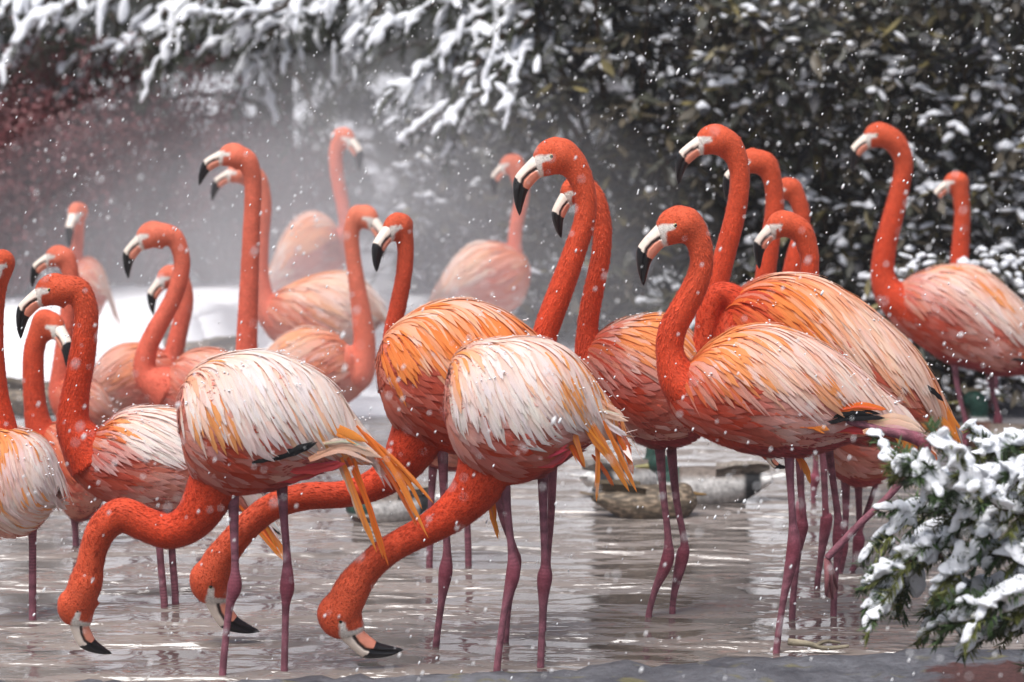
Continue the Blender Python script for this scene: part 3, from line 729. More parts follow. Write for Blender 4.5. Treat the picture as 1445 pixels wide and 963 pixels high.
  body=[(992,505,992,540),(1012,482,1016,590),(1048,472,1053,615),(1090,475,1095,615),(1128,500,1128,595),(1150,535,1148,560)], cap=0.09,
  neck=[(1015,540,40),(1002,485,24),(1007,430,16.5),(1014,395,16),(1024,355,15.5),(1036,310,15),(1043,270,14.5),(1043,238,15),(1032,208,18)], head=((1005,196),(957,260),False,0),
  legs=[dict(p=[(1160,590),(1163,672),(1165,722),(1166,735),(1158,790),(1153,830)],a=3,d=0)]),
 dict(id=22, s=515, tone='orange', label='flamingo with hunched neck peering over the ruffled orange back',
  body=[(1130,522,1134,560),(1150,492,1155,640),(1180,482,1185,678),(1215,490,1218,688),(1250,510,1250,674),(1278,560,1278,635),(1296,600,1294,614)],
  neck=[(1175,540,44),(1153,485,24),(1144,430,15),(1142,390,14),(1142,360,14),(1131,328,17)], head=((1100,316),(1070,379),False,12),
  legs=[dict(p=[(1192,670),(1193,720),(1191,750),(1188,770),(1186,800),(1184,815)],a=3,d=-8),dict(p=[(1212,670),(1213,710),(1214,752),(1213,765),(1207,800),(1202,815)],a=3,d=10),dict(p=[(1244,660),(1236,690),(1226,720),(1216,748)],up=True,d=14,r=4.6)]),
 dict(id=23, s=485, tone='orange', label='flamingo with head hidden behind the leaning neck, orange crown showing',
  body=[(1075,485,1077,520),(1095,460,1098,560),(1130,455,1132,575),(1165,475,1165,560),(1185,505,1183,530)], cap=0.085,
  neck=[(1105,510,36),(1085,465,20),(1080,430,16),(1080,392,15),(1087,340,14),(1093,295,13.5),(1091,260,13.5),(1082,233,16)], head=((1058,227),(1026,284),False,0), legs=[dict(p=[(1130,560),(1131,640),(1131,700),(1130,715),(1127,750),(1126,770)],a=3)]),
 dict(id=24, s=450, tone='orange', label='paler flamingo with small arched head between two orange necks',
  body=[(1108,470,1110,500),(1125,445,1128,530),(1160,445,1160,540),(1195,470,1195,520)], cap=0.085,
  neck=[(1135,490,30),(1116,445,17),(1116,400,14.5),(1122,365,13.5),(1130,330,12),(1131,300,12),(1122,274,13.5)], head=((1108,266),(1085,318),False,0), legs=[dict(p=[(1150,530),(1151,600),(1151,660),(1150,675),(1148,700)],a=3)]),
 dict(id=25, s=412, tone='orange', near=True, droop=40, cova=10, fs=1.12, label='flamingo standing on the stony bank before the leafy shrub with long upright neck',
  body=[(1252,408,1244,428),(1268,403,1260,458),(1297,388,1292,484),(1340,376,1335,511),(1380,380,1375,522),(1415,405,1410,530),(1450,440,1445,528),(1478,490,1473,518)],
  neck=[(1295,440,38),(1260,418,25),(1246,390,17.5),(1249,350,16),(1259,310,15),(1270,265,13.5),(1275,230,13.5),(1264,203,16)], head=((1237,190),(1203,245),False,0),
  legs=[dict(p=[(1345,500),(1350,545),(1361,590),(1364,608),(1358,640),(1352,665)],a=3,d=-10,dry=True),dict(p=[(1398,515),(1402,555),(1408,580),(1409,598),(1402,630),(1396,662)],a=3,d=10,dry=True)],
  hang=[([(1395,498),(1425,502),(1450,508)],6,BK,-62,-55),([(1400,488),(1430,492),(1460,505)],14,DO,-58,-50),([(1360,378),(1385,382),(1398,392)],7,WH,-25,-18),([(1375,385),(1400,400),(1412,408)],8,WH,-30,-20)]),
 dict(id=26, s=385, tone='orange', label='flamingo with straight bright neck standing behind the one on the bank',
  body=[(1350,432,1351,455),(1368,408,1369,482),(1400,405,1400,492),(1435,425,1435,480),(1455,455,1454,470)], cap=0.085,
  neck=[(1380,450,28),(1360,415,16),(1354,375,13.5),(1356,340,12.5),(1358,302,11.5),(1355,270,12.5)], head=((1346,256),(1320,300),False,0), legs=[dict(p=[(1395,480),(1396,540),(1396,575)],dry=True),dict(p=[(1404,480),(1405,540),(1405,575)],dry=True)]),
]
ROOTS = [flamingo(b) for b in BIRDS]
# ------------------------------------------------------------------ ground, pool, kerb
def sstep(a, b, x): return np.clip((x - a) / (b - a), 0, 1) ** 2 * (3 - 2 * np.clip((x - a) / (b - a), 0, 1))
def fbm(x, y, sc, seed=0.0):
    return noise.fractal(Vector((x * sc, y * sc, seed)), 1.0, 2.0, 4)
def shore(x): return 11.0 - 1.75 * float(sstep(0.55, 1.35, np.array(x))) + 0.12 * math.sin(x * 2.3)
def kerb_edge(x): return 6.46 + 0.30 * float(sstep(-0.4, 1.3, np.array(x))) + 0.03 * fbm(x, 0, 2.2, 3) - 0.06 * float(sstep(-0.2, -1.2, np.array(x)))
def ground_z(x, y):
    a = y - shore(x)
    if a > -0.5:
        z = -0.17 + 0.20 * float(sstep(-0.15, 0.05, np.array(a))) + 0.20 * float(sstep(0.1, 2.2, np.array(a))) * float(sstep(1.6, 0.2, np.array(x))) + 0.05 * float(sstep(0.2, 2.0, np.array(a)))
        z += 0.03 * fbm(x, y, 1.3) * min(1, max(0, a * 2)) + 0.15 * float(sstep(4, 16, np.array(a)))
        return z
    return -0.17 + 0.02 * fbm(x, y, 1.0)
ys = np.concatenate([np.linspace(-6, 8.4, 40), np.linspace(8.5, 15, 110), np.linspace(15.2, 60, 50)])
xs = np.concatenate([np.linspace(-40, -5.2, 16), np.linspace(-5, 5, 150), np.linspace(5.2, 40, 16)])
v = [(x, y, ground_z(x, y)) for y in ys for x in xs]
nx = len(xs); f = [(j * nx + i, j * nx + i + 1, (j + 1) * nx + i + 1, (j + 1) * nx + i) for j in range(len(ys) - 1) for i in range(nx - 1)]
def m_ground():
    m, n, l, b = newmat('bank_ground')
    tc = nd(n, 'ShaderNodeTexCoord'); sep = nd(n, 'ShaderNodeSeparateXYZ'); l.new(tc.outputs['Object'], sep.inputs[0])
    nz = nd(n, 'ShaderNodeTexNoise', Scale=3.0, Detail=8.0); l.new(tc.outputs['Object'], nz.inputs['Vector'])
    nz2 = nd(n, 'ShaderNodeTexNoise', Scale=30.0, Detail=6.0); l.new(tc.outputs['Object'], nz2.inputs['Vector'])
    # snow lies on the open bank and thins out under the shrubs
    mr = nd(n, 'ShaderNodeMapRange'); mr.inputs['From Min'].default_value = 0.7; mr.inputs['From Max'].default_value = 1.3; mr.inputs['To Min'].default_value = 0.62; mr.inputs['To Max'].default_value = -0.18
    l.new(sep.outputs['X'], mr.inputs['Value'])
    ad = nd(n, 'ShaderNodeMath', operation='ADD'); l.new(mr.outputs[0], ad.inputs[0]); l.new(nz.outputs[0], ad.inputs[1])
    # no snow below the water line
    mz = nd(n, 'ShaderNodeMapRange'); mz.inputs['From Min'].default_value = -0.02; mz.inputs['From Max'].default_value = 0.02; l.new(sep.outputs['Z'], mz.inputs['Value'])
    ml = nd(n, 'ShaderNodeMath', operation='MULTIPLY'); l.new(ad.outputs[0], ml.inputs[0]); l.new(mz.outputs[0], ml.inputs[1])
    my = nd(n, 'ShaderNodeMapRange'); my.inputs['From Min'].default_value = 14.2; my.inputs['From Max'].default_value = 15.2; my.inputs['To Min'].default_value = 1.0; my.inputs['To Max'].default_value = 0.5; l.new(sep.outputs['Y'], my.inputs['Value'])   # bare earth under the trees
    m3 = nd(n, 'ShaderNodeMath', operation='MULTIPLY'); l.new(ml.outputs[0], m3.inputs[0]); l.new(my.outputs[0], m3.inputs[1]); ml = m3
    fac = ramp(n, l, ml.outputs[0], [(0.55, 0.0), (0.62, 1.0)])
    soil = mixc(n, l, nz2.outputs[0], (0.07, 0.065, 0.07), (0.20, 0.19, 0.20))
    c = mixc(n, l, fac, soil, (0.86, 0.87, 0.90))
    l.new(c, b.inputs['Base Color']); b.inputs['Roughness'].default_value = 0.85
    bump(n, l, nz2.outputs[0], 0.5, 0.02, b); return m
g = obj('ground', mesh('ground', v, f), m_ground()); tag(g, kind='structure')

def m_water():
    m, n, l, b = newmat('pool_water')
    tc = nd(n, 'ShaderNodeTexCoord')
    def nz(scx, scy, det, rough=0.5):
        mp = nd(n, 'ShaderNodeMapping'); mp.inputs['Scale'].default_value = (scx, scy, 1); l.new(tc.outputs['Object'], mp.inputs['Vector'])
        x = nd(n, 'ShaderNodeTexNoise', Scale=1.0, Detail=det, Roughness=rough, Distortion=0.6); l.new(mp.outputs[0], x.inputs['Vector']); return x.outputs[0]
    a = nz(1.5, 3.4, 1.5); c = nz(4.5, 8.5, 1.5); d = nz(14, 30, 2.0)
    m1 = nd(n, 'ShaderNodeMath', operation='MULTIPLY_ADD'); l.new(c, m1.inputs[0]); m1.inputs[1].default_value = 0.34; l.new(a, m1.inputs[2])
    m2 = nd(n, 'ShaderNodeMath', operation='MULTIPLY_ADD'); l.new(d, m2.inputs[0]); m2.inputs[1].default_value = 0.06; l.new(m1.outputs[0], m2.inputs[2])
    bump(n, l, m2.outputs[0], 1.0, 0.26, b)
    col = mixc(n, l, nz(0.8, 1.5, 4.0), (0.19, 0.156, 0.137), (0.28, 0.245, 0.22))
    l.new(col, b.inputs['Base Color'])
    b.inputs['Roughness'].default_value = 0.09; b.inputs['IOR'].default_value = 1.5; b.inputs['Specular IOR Level'].default_value = 1.0
    return m
v = [(x, y, 0.0) for y in np.linspace(-6, 12, 40) for x in np.linspace(-30, 30, 60)]
f = [(j * 60 + i, j * 60 + i + 1, (j + 1) * 60 + i + 1, (j + 1) * 60 + i) for j in range(39) for i in range(59)]
w = obj('water', mesh('water', v, f), m_water()); tag(w, kind='structure')

def m_kerb():
    m, n, l, b = newmat('kerb_stone')
    tc = nd(n, 'ShaderNodeTexCoord')
    a = nd(n, 'ShaderNodeTexNoise', Scale=5.0, Detail=8.0, Roughness=0.65); l.new(tc.outputs['Object'], a.inputs['Vector'])
    c = nd(n, 'ShaderNodeTexNoise', Scale=45.0, Detail=6.0, Roughness=0.7); l.new(tc.outputs['Object'], c.inputs['Vector'])
    e = nd(n, 'ShaderNodeTexNoise', Scale=9.0, Detail=5.0); mp = nd(n, 'ShaderNodeMapping'); mp.inputs['Location'].default_value = (4, 2, 1); l.new(tc.outputs['Object'], mp.inputs['Vector']); l.new(mp.outputs[0], e.inputs['Vector'])
    col = mixc(n, l, ramp(n, l, a.outputs[0], [(0.35, 0.0), (0.65, 1.0)]), (0.05, 0.052, 0.065), (0.165, 0.17, 0.19))
    col = mixc(n, l, ramp(n, l, e.outputs[0], [(0.60, 0.0), (0.68, 0.75)]), col, (0.20, 0.18, 0.07))     # lichen
    sp_ = nd(n, 'ShaderNodeSeparateXYZ'); l.new(tc.outputs['Object'], sp_.inputs[0])
    mr = nd(n, 'ShaderNodeMapRange'); mr.inputs['From Min'].default_value = 0.7; mr.inputs['From Max'].default_value = 1.15; mr.inputs['To Max'].default_value = 0.4; l.new(sp_.outputs['X'], mr.inputs['Value'])
    mr2 = nd(n, 'ShaderNodeMapRange'); mr2.inputs['From Min'].default_value = 6.60; mr2.inputs['From Max'].default_value = 6.45; mr2.inputs['To Max'].default_value = 0.35; l.new(sp_.outputs['Y'], mr2.inputs['Value'])
    s1 = nd(n, 'ShaderNodeMath', operation='MULTIPLY'); l.new(mr.outputs[0], s1.inputs[0]); l.new(mr2.outputs[0], s1.inputs[1])
    s2 = nd(n, 'ShaderNodeMath', operation='MULTIPLY_ADD'); l.new(s1.outputs[0], s2.inputs[0]); s2.inputs[1].default_value = 3.4; l.new(a.outputs[0], s2.inputs[2])
    col = mixc(n, l, ramp(n, l, s2.outputs[0], [(0.74, 0.0), (0.82, 1.0)]), col, (0.085, 0.03, 0.026))      # wet brown earth
    col = mixc(n, l, 1.0, col, ramp(n, l, c.outputs[0], [(0.3, 0.65), (0.7, 1.3)]), 'MULTIPLY')
    l.new(col, b.inputs['Base Color']); b.inputs['Roughness'].default_value = 0.7
    bump(n, l, c.outputs[0], 1.0, 0.016, b); return m
v = []; f = []; nu, nv = 170, 26
for i in range(nu):
    x = -2.2 + 4.9 * i / (nu - 1); ye = kerb_edge(x)
    for j in range(nv):
        t = j / (nv - 1)
        if j < 5: y = ye + 0.05 - 0.05 * j / 4 * 1.0; z = -0.12 + 0.14 * j / 4
        else: y = ye - (t - 4 / (nv - 1)) * 1.5; z = 0.02 + 0.018 * (1 - math.exp(-(ye - y) * 14))
        z += (0.011 * fbm(x, y, 5.5, 5) + 0.009 * fbm(x, y, 24, 9)) * min(1, j / 4)
        v.append((x, y, z))
f = [(i * nv + j, i * nv + j + 1, (i + 1) * nv + j + 1, (i + 1) * nv + j) for i in range(nu - 1) for j in range(nv - 1)]
k = obj('kerb', mesh('kerb', v, f), m_kerb()); tag(k, kind='structure')

# ------------------------------------------------------------------ vegetation helpers
def rotmats(d, up):
    """matrices with x along d, z near up"""
    d = d / np.linalg.norm(d, axis=1)[:, None]
    y = np.cross(up, d); y /= np.linalg.norm(y, axis=1)[:, None] + 1e-9
    z = np.cross(d, y); return np.stack([d, y, z], axis=2)
LEAF_T = []
for u in np.linspace(0, 1, 6):
    w = 0.5 * math.sin(math.pi * min(0.999, u ** 0.8)) + 0.02
    for a in (-1, 0, 1): LEAF_T.append((u, a * w, -0.16 * abs(a) * w * 1.0 - 0.22 * u * u + (0.05 if a else 0)))
LEAF_T = np.array(LEAF_T); LEAF_F = np.array([(k * 3 + j, k * 3 + j + 1, k * 3 + j + 4, k * 3 + j + 3) for k in range(5) for j in range(2)])
def leaf_arrays(pos, d, up, ln, wd):
    M = rotmats(d, up); T = LEAF_T[None] * np.stack([ln, wd, ln], axis=1)[:, None, :]
    V = np.einsum('nij,nkj->nki', M, T) + pos[:, None, :]
    F_ = LEAF_F[None] + (np.arange(len(pos)) * len(LEAF_T))[:, None, None]
    return V.reshape(-1, 3), F_.reshape(-1, 4), M
NEED_T = np.array([(0, -0.35, 0), (0, 0.35, 0), (0.45, 0.5, 0.02), (1, 0, 0), (0.45, -0.5, 0.02)]); NEED_F = np.array([(0, 1, 2), (0, 2, 4), (4, 2, 3)])
def needle_arrays(pos, d, up, ln, wd):
    M = rotmats(d, up); T = NEED_T[None] * np.stack([ln, wd, ln], axis=1)[:, None, :]
    V = np.einsum('nij,nkj->nki', M, T) + pos[:, None, :]
    F_ = NEED_F[None] + (np.arange(len(pos)) * 5)[:, None, None]
    return V.reshape(-1, 3), F_.reshape(-1, 3)
class Soup:
    def __init__(self): self.v = []; self.f = []; self.c = []; self.n = 0
    def add(self, V, F_, col):
        self.v.append(V); self.f.append(F_ + self.n); self.n += len(V)
        self.c.append(np.broadcast_to(col, (len(V), 3)) if np.ndim(col) == 1 else col)
    def build(self, name, mat, parent=None, smooth=True):
        return obj(name, fast_mesh(name, np.concatenate(self.v), np.concatenate(self.f), smooth, np.concatenate(self.c)), mat, parent)
def fuse(o, vox, it=6):
    """melt overlapping pads of snow into one soft cover"""
    md = o.modifiers.new('r', 'REMESH'); md.mode = 'VOXEL'; md.voxel_size = vox
    md = o.modifiers.new('s', 'SMOOTH'); md.iterations = it
    ev = o.evaluated_get(bpy.context.evaluated_depsgraph_get()); me = bpy.data.meshes.new_from_object(ev)
    o.modifiers.clear(); old = o.data; o.data = me; bpy.data.meshes.remove(old)
    if len(me.materials) == 0: me.materials.append(M_SNOW)
    me.polygons.foreach_set('use_smooth', np.full(len(me.polygons), True))
    return o
def blob(soup, c, ax, rad, base=ICO2, amp=0.28, seed=None):
    """lumpy snow pad: centre c, long axis ax (unit), radii (along, across, up)"""
    v, f_ = base; sd = random.random() * 50 if seed is None else seed
    ax = Vector(ax).normalized(); up = Vector((0, 0, 1)); y = up.cross(ax)
    if y.length < 1e-3: y = Vector((0, 1, 0))
    y.normalize(); z = ax.cross(y)
    M = np.array([ax[:], y[:], z[:]])
    nzv = np.array([noise.noise(Vector((p[0] * 1.4 + sd, p[1] * 1.4, p[2] * 1.4))) + 0.5 * noise.noise(Vector((p[0] * 3.1, p[1] * 3.1 + sd, p[2] * 3.1))) for p in v])
    q = v * (1 + amp * nzv[:, None]) * np.array(rad)[None]
    q[:, 2] = np.where(q[:, 2] < 0, q[:, 2] * 0.55, q[:, 2])
    soup.add(q @ M + np.array(c)[None], f_, np.array([0.86, 0.87, 0.9]))

# ------------------------------------------------------------------ broad-leaved shrubs loaded with snow
snow_shrub = Soup()
leaf_meshes = []
for k in range(4):
    T = LEAF_T.copy(); T[:, 2] *= 1 + 0.5 * k; T[:, 1] *= 0.30 + 0.03 * k
    leaf_meshes.append(mesh('leaf', T, LEAF_F, True))
def m_leafobj():
    m, n, l, b = newmat('leaf_single')
    oi = nd(n, 'ShaderNodeObjectInfo'); tc = nd(n, 'ShaderNodeTexCoord')
    nz = nd(n, 'ShaderNodeTexNoise', Scale=4.0, Detail=4.0); l.new(tc.outputs['Object'], nz.inputs['Vector'])
    c = mixc(n, l, 1.0, oi.outputs['Color'], ramp(n, l, nz.outputs[0], [(0.3, 0.65), (0.7, 1.25)]), 'MULTIPLY')
    l.new(c, b.inputs['Base Color']); b.inputs['Roughness'].default_value = 0.45; return m
M_LEAFO = m_leafobj()
for m_ in leaf_meshes: m_.materials.append(M_LEAFO)
def leaf_col(n):
    c = np.empty((n, 3)); r = rng.random(n)
    c[:] = (0.046, 0.048, 0.034); c[r > 0.36] = (0.080, 0.066, 0.044); c[r > 0.72] = (0.030, 0.030, 0.036); c[r > 0.89] = (0.15, 0.125, 0.05)
    return c * rng.uniform(0.7, 1.35, (n, 1))
def shrub(x0, x1, y0, depth, ztop, label, nwh, nsingle, snowp=0.5, lsize=1.0):
    xc = (x0 + x1) / 2; root = empty('leafy_shrub', (xc, y0 + depth / 2, ground_z(xc, y0 + depth / 2)))
    tag(root, label, 'shrub', 'evergreen shrubs along the bank'); z0 = root.location.z
    # stems
    mb = MB()
    for k in range(9):
        bx_ = random.uniform(-0.15, 0.15); a = random.uniform(0, 6.28); tx = random.uniform(x0, x1) - xc; ty = random.uniform(-depth / 2, depth / 2) * 0.7; tz = ztop * random.uniform(0.55, 0.95)
        pts = catmull([(bx_, random.uniform(-.1, .1), -0.05), (bx_ + tx * 0.25, ty * 0.3, tz * 0.35), (tx * 0.7, ty * 0.7, tz * 0.7), (tx, ty, tz)], 14)
        v, f_ = tube(pts, np.linspace(0.022, 0.006, 14), 6); mb.add(v, f_, (0.075, 0.05, 0.035))
    mb.build('stem', M_BARK, root)
    # whorls of leaves
    wx = rng.uniform(x0, x1, nwh); wz = rng.uniform(0.04, ztop, nwh) + z0; wy = y0 + depth * rng.random(nwh) ** 1.5
    # uneven front: bulges and hollows
    bul = np.array([noise.noise(Vector((a * 1.7, b * 1.7, x0))) for a, b in zip(wx, wz)]); wy = wy + 0.35 * bul
    nl = 7; tot = nwh * nl
    pos = np.repeat(np.column_stack([wx, wy, wz]), nl, axis=0) + rng.normal(0, 0.012, (tot, 3))
    az = np.tile(np.arange(nl) * 2 * math.pi / nl, nwh) + np.repeat(rng.uniform(0, 6, nwh), nl) + rng.normal(0, 0.25, tot)
    el = rng.uniform(-1.0, 0.45, tot)
    d = np.column_stack([np.cos(az) * np.cos(el), np.sin(az) * np.cos(el) - 0.25, np.sin(el)])
    ln = rng.uniform(0.075, 0.125, tot) * lsize; wd = ln * rng.uniform(0.28, 0.4, tot)
    up = np.column_stack([rng.normal(0, 0.2, tot), rng.normal(-0.2, 0.2, tot), np.ones(tot)])
    cols = leaf_col(tot)
    order = np.argsort(pos[:, 1] + np.abs(pos[:, 0] - 0.9) * 0.02); single = order[:nsingle * 3:3]; rest = np.setdiff1d(np.arange(tot), single)
    V, F_, _ = leaf_arrays(pos[rest], d[rest], up[rest], ln[rest], wd[rest])
    me = fast_mesh('leaves', V - np.array(root.location)[None], F_, True, np.repeat(cols[rest], len(LEAF_T), axis=0))
    lo = obj('leaves', me, M_LEAF, root); lo['kind'] = 'stuff'
    M = rotmats(d[single], up[single])
    for i, k in enumerate(single):
        o = obj('leaf', random.choice(leaf_meshes), None, root)
        m4 = Matrix(M[i].tolist()).to_4x4() @ Matrix.Scale(float(ln[k]), 4); m4.translation = Vector(pos[k]) - root.location
        o.matrix_basis = m4; o.color = (*cols[k], 1)
    # snow caught on leaves and whorls
    for i in range(nwh):
        c = np.array((wx[i], wy[i], wz[i]))
        if noise.noise(Vector((wx[i] * 1.3, wz[i] * 1.3, 7.7))) + rng.uniform(-0.45, 0.45) < 0.28 - snowp * 0.75: continue
        for k in i * nl + rng.permutation(nl)[:int(rng.integers(1, 4))]:
            dd = d[k] / np.linalg.norm(d[k])
            if dd[2] < -0.75: continue
            blob(snow_shrub, pos[k] + dd * ln[k] * rng.uniform(0.35, 0.6) + np.array((0, 0, 0.005)), dd, (ln[k] * rng.uniform(0.22, 0.5), wd[k] * rng.uniform(0.35, 0.75), rng.uniform(0.009, 0.018)), ICO1, 0.4)
        if rng.random() < 0.5: blob(snow_shrub, c + np.array((0, 0, 0.014)), (rng.normal(), rng.normal(), 0), (rng.uniform(0.02, 0.055), rng.uniform(0.018, 0.036), rng.uniform(0.014, 0.03)), ICO1, 0.45)
    return root
shrub(1.55, 2.75, 11.15, 0.9, 2.1, 'tall broad-leaved evergreen shrub with snow behind the bird on the bank', 900, 90, 0.44)
shrub(0.75, 1.75, 11.5, 0.9, 1.55, 'broad-leaved evergreen shrub with snow patches behind the upright orange necks', 720, 90, 0.52)
shrub(0.0, 0.95, 11.9, 0.9, 2.15, 'broad-leaved evergreen shrub with thick snow behind the tall curved neck', 800, 90, 0.62)
shrub(-0.5, 0.15, 13.0, 0.6, 0.85, 'misty broad-leaved shrub at the edge of the steam, dusted with snow', 260, 40, 0.5)
shrub(1.3, 2.9, 12.7, 0.9, 2.8, 'high dark evergreen shrub rising behind the other broad-leaved shrubs', 900, 60, 0.55)
shrub(1.3, 1.95, 10.35, 0.35, 0.55, 'low snowy evergreen shrub at the edge of the stony bank', 150, 30, 0.9, 0.75)
so = snow_shrub.build('snow', M_SNOW); tag(so, 'patches of snow lying on the broad shrub leaves', 'snow', kind='stuff')

# ------------------------------------------------------------------ conifers
def needles_along(soup, pts, n, ln, wd, col, droop=0.35, flat=0.5):
    """needles either side of a twig polyline (world points)"""
    P = np.array(pts); seg = np.linalg.norm(np.diff(P, axis=0), axis=1); cum = np.concatenate([[0], np.cumsum(seg)]); t = np.sort(rng.random(n)) * cum[-1]
    pos = np.column_stack([np.interp(t, cum, P[:, k]) for k in range(3)])
    i = np.clip(np.searchsorted(cum, t) - 1, 0, len(P) - 2); tg = (P[i + 1] - P[i]); tg /= np.linalg.norm(tg, axis=1)[:, None] + 1e-9
    sd = np.cross(tg, np.array([[0, 0, 1.0]])); sd /= np.linalg.norm(sd, axis=1)[:, None] + 1e-6
    sg = rng.choice([-1.0, 1.0], n)[:, None]
    d = tg * 0.75 + sd * sg * rng.uniform(0.5, 1.0, (n, 1)) + np.array([[0, 0, 1]]) * rng.normal(-droop * 0.3, flat, (n, 1))
    V, F_ = needle_arrays(pos, d, np.array([[0, 0, 1.0]]) + rng.normal(0, 0.4, (n, 3)), ln * rng.uniform(0.7, 1.2, n), np.full(n, wd))
    c = np.repeat(np.array(col)[None] * rng.uniform(0.6, 1.5, (n, 1)), 5, axis=0)
    soup.add(V, F_, c)
snow_con = Soup()
def bough(soup, wood, pts, ntw, tlen, nneed, nl, nw, col, snow=None, snr=0.03, root=(0, 0, 0), rnd=random):
    """a drooping bough with side sprays; pts are world points from trunk to tip"""
    P = catmull(pts, 16); r = np.array(root)
    v, f_ = tube(P - r, np.linspace(0.018, 0.004, 16), 5); wood.add(v, f_, (0.06, 0.042, 0.032))
    needles_along(soup, P - r, nneed, nl, nw, col)
    for k in range(ntw):
        u = 0.12 + 0.86 * k / max(1, ntw - 1); i = min(int(u * 15), 14); p = P[i]; tg = P[i + 1] - P[i]; tg /= np.linalg.norm(tg)
        sd = np.cross(tg, (0, 0, 1.0)); sd /= np.linalg.norm(sd) + 1e-6; sgn = rnd.choice((-1, 1)) * rnd.uniform(0.3, 1.3)
        L_ = tlen * (1 - 0.55 * u) * rnd.uniform(0.45, 1.45)
        q1 = p + (tg * 0.7 + sd * sgn * 0.75) * L_ * 0.5 + np.array((0, 0, 0.05 * L_)); q2 = q1 + (tg * 0.55 + sd * sgn * 0.45) * L_ * 0.5 + np.array((0, 0, -0.5 * L_ * rnd.uniform(0.4, 1.2)))
        tw = catmull([p, q1, q2], 7)
        needles_along(soup, tw - r, int(nneed * 0.7), nl, nw, col)
        if snow is not None and rnd.random() < 0.8:
            for a, b, sc in ((0, 2, 1.0), (1, 3, 1.2), (2, 4, 1.3), (3, 5, 1.1), (4, 6, 0.85)):
                sc *= rnd.uniform(0.55, 1.35)
                if rnd.random() < 0.7:
                    c = (tw[a] + tw[b]) / 2; dd = tw[b] - tw[a]; le = np.linalg.norm(dd)
                    blob(snow, c + np.array((rnd.gauss(0, 0.3) * snr, rnd.gauss(-0.1, 0.3) * snr, snr * rnd.uniform(0.2, 0.7))), dd + rng.normal(0, le * 0.35, 3), (max(le * 0.6, snr * 0.8) * rnd.uniform(0.7, 1.1), snr * sc * rnd.uniform(0.7, 1.15), snr * 0.75 * sc), ICO2, 0.5)
    if snow is not None:
        for i in range(1, 15, 2):
            if rnd.random() < 0.75: blob(snow, (P[i] + P[i + 1]) / 2 + np.array((0, 0, snr * 0.7)), P[i + 1] - P[i], (np.linalg.norm(P[i + 1] - P[i]) * 0.9, snr * rnd.uniform(0.7, 1.2), snr * 0.8), ICO1, 0.35)
def conifer(x, y, H, label, boughs_extra=(), n=46, rad=1.25, snowy=0.35, col=(0.045, 0.05, 0.028), zmax=3.2):
    z = ground_z(x, y); root = empty('conifer_tree', (x, y, z)); tag(root, label, 'tree', 'conifers behind the bank')
    r = (x, y, z)
    v, f_ = tube([(0, 0, -0.1), (0.02, 0, H * 0.5), (0, 0, H)], [0.11, 0.08, 0.02], 10); mb = MB(); mb.add(v, f_, (0.07, 0.05, 0.04)); mb.build('trunk', M_BARK, root)
    soup = Soup(); wood = MB()
    for k in range(n):
        h = z + 0.25 + (min(H, zmax) - 0.3) * (k + random.random()) / n; a = random.uniform(math.pi, 2 * math.pi) if random.random() < 0.8 else random.uniform(0, math.pi)
        R_ = rad * (1 - 0.6 * (h - z) / H) * random.uniform(0.75, 1.2)
        dx, dy = math.cos(a) * R_, math.sin(a) * R_
        pts = [(x, y, h), (x + dx * 0.45, y + dy * 0.45, h + 0.06), (x + dx * 0.8, y + dy * 0.8, h - 0.10), (x + dx, y + dy, h - 0.32)]
        bough(soup, wood, pts, 11, 0.42, 90, 0.045, 0.006, col, snow_con if random.random() < snowy * (0.4 + h / 2.2) else None, 0.024, r)
    for pts, sn in boughs_extra:
        bough(soup, wood, pts, 22, 0.32, 150, 0.04, 0.005, col, snow_con, sn * 0.66, r)
    soup.build('crown', M_NEEDLE, root, False); wood.build('branch', M_BARK, root)
    return root
def wp(pts, s): return [tuple(W(p[0], p[1], s, p[2] if len(p) > 2 else 0)) for p in pts]
B1 = [(wp([(300,-60,0.5),(240,5,0.2),(180,60),(110,85),(48,140)], 300), 0.036), (wp([(330,-40,0.4),(250,30,0.2),(190,72),(130,105),(92,134)], 296), 0.030), (wp([(180,-60,0.4),(110,0),(50,40),(10,95)], 302), 0.04), (wp([(60,-50,0.4),(20,0),(-10,60),(-20,140)], 300), 0.04), (wp([(250,-60,.3),(170,-5),(120,25),(70,40)], 290), 0.036), (wp([(300,-30,.3),(255,40),(225,90),(205,125)], 305), 0.03)]
B2 = [(wp([(540,-60,0.5),(470,5,0.2),(420,30),(360,45),(300,65)], 302), 0.036), (wp([(470,-50,0.3),(400,10),(330,25),(270,20)], 308), 0.036), (wp([(430,-10,.3),(390,40),(355,80),(340,125)], 296), 0.03), (wp([(450,0,.3),(400,50),(372,95),(378,128)], 298), 0.028), (wp([(560,-40,.3),(530,10),(512,55),(503,95)], 300), 0.03), (wp([(360,-40,.3),(320,0),(290,40),(250,60)], 295), 0.032)]
B3 = [(wp([(770,0,0.5),(715,45,0.2),(665,100),(632,150),(572,195)], 335), 0.034), (wp([(740,-40,.4),(690,15,.2),(650,55),(605,95)], 330), 0.034), (wp([(800,20,.4),(740,70,.2),(690,120),(640,160)], 340), 0.03), (wp([(660,-40,.3),(610,5),(575,30),(545,35)], 328), 0.03), (wp([(720,60,.3),(680,105),(655,150),(640,190)], 330), 0.028), (wp([(690,40,.3),(640,90),(590,120),(565,125)], 330), 0.028), (wp([(790,-30,.4),(750,20),(725,60),(715,90)], 335), 0.03)]
conifer(-2.35, 14.6, 4.5, 'snow-laden conifer above the reddish bushes', B1, 30, 1.1, 0.08)
conifer(-1.25, 14.9, 4.8, 'conifer with snowy drooping boughs in the steam behind the flock', B2, 34, 1.2, 0.10)
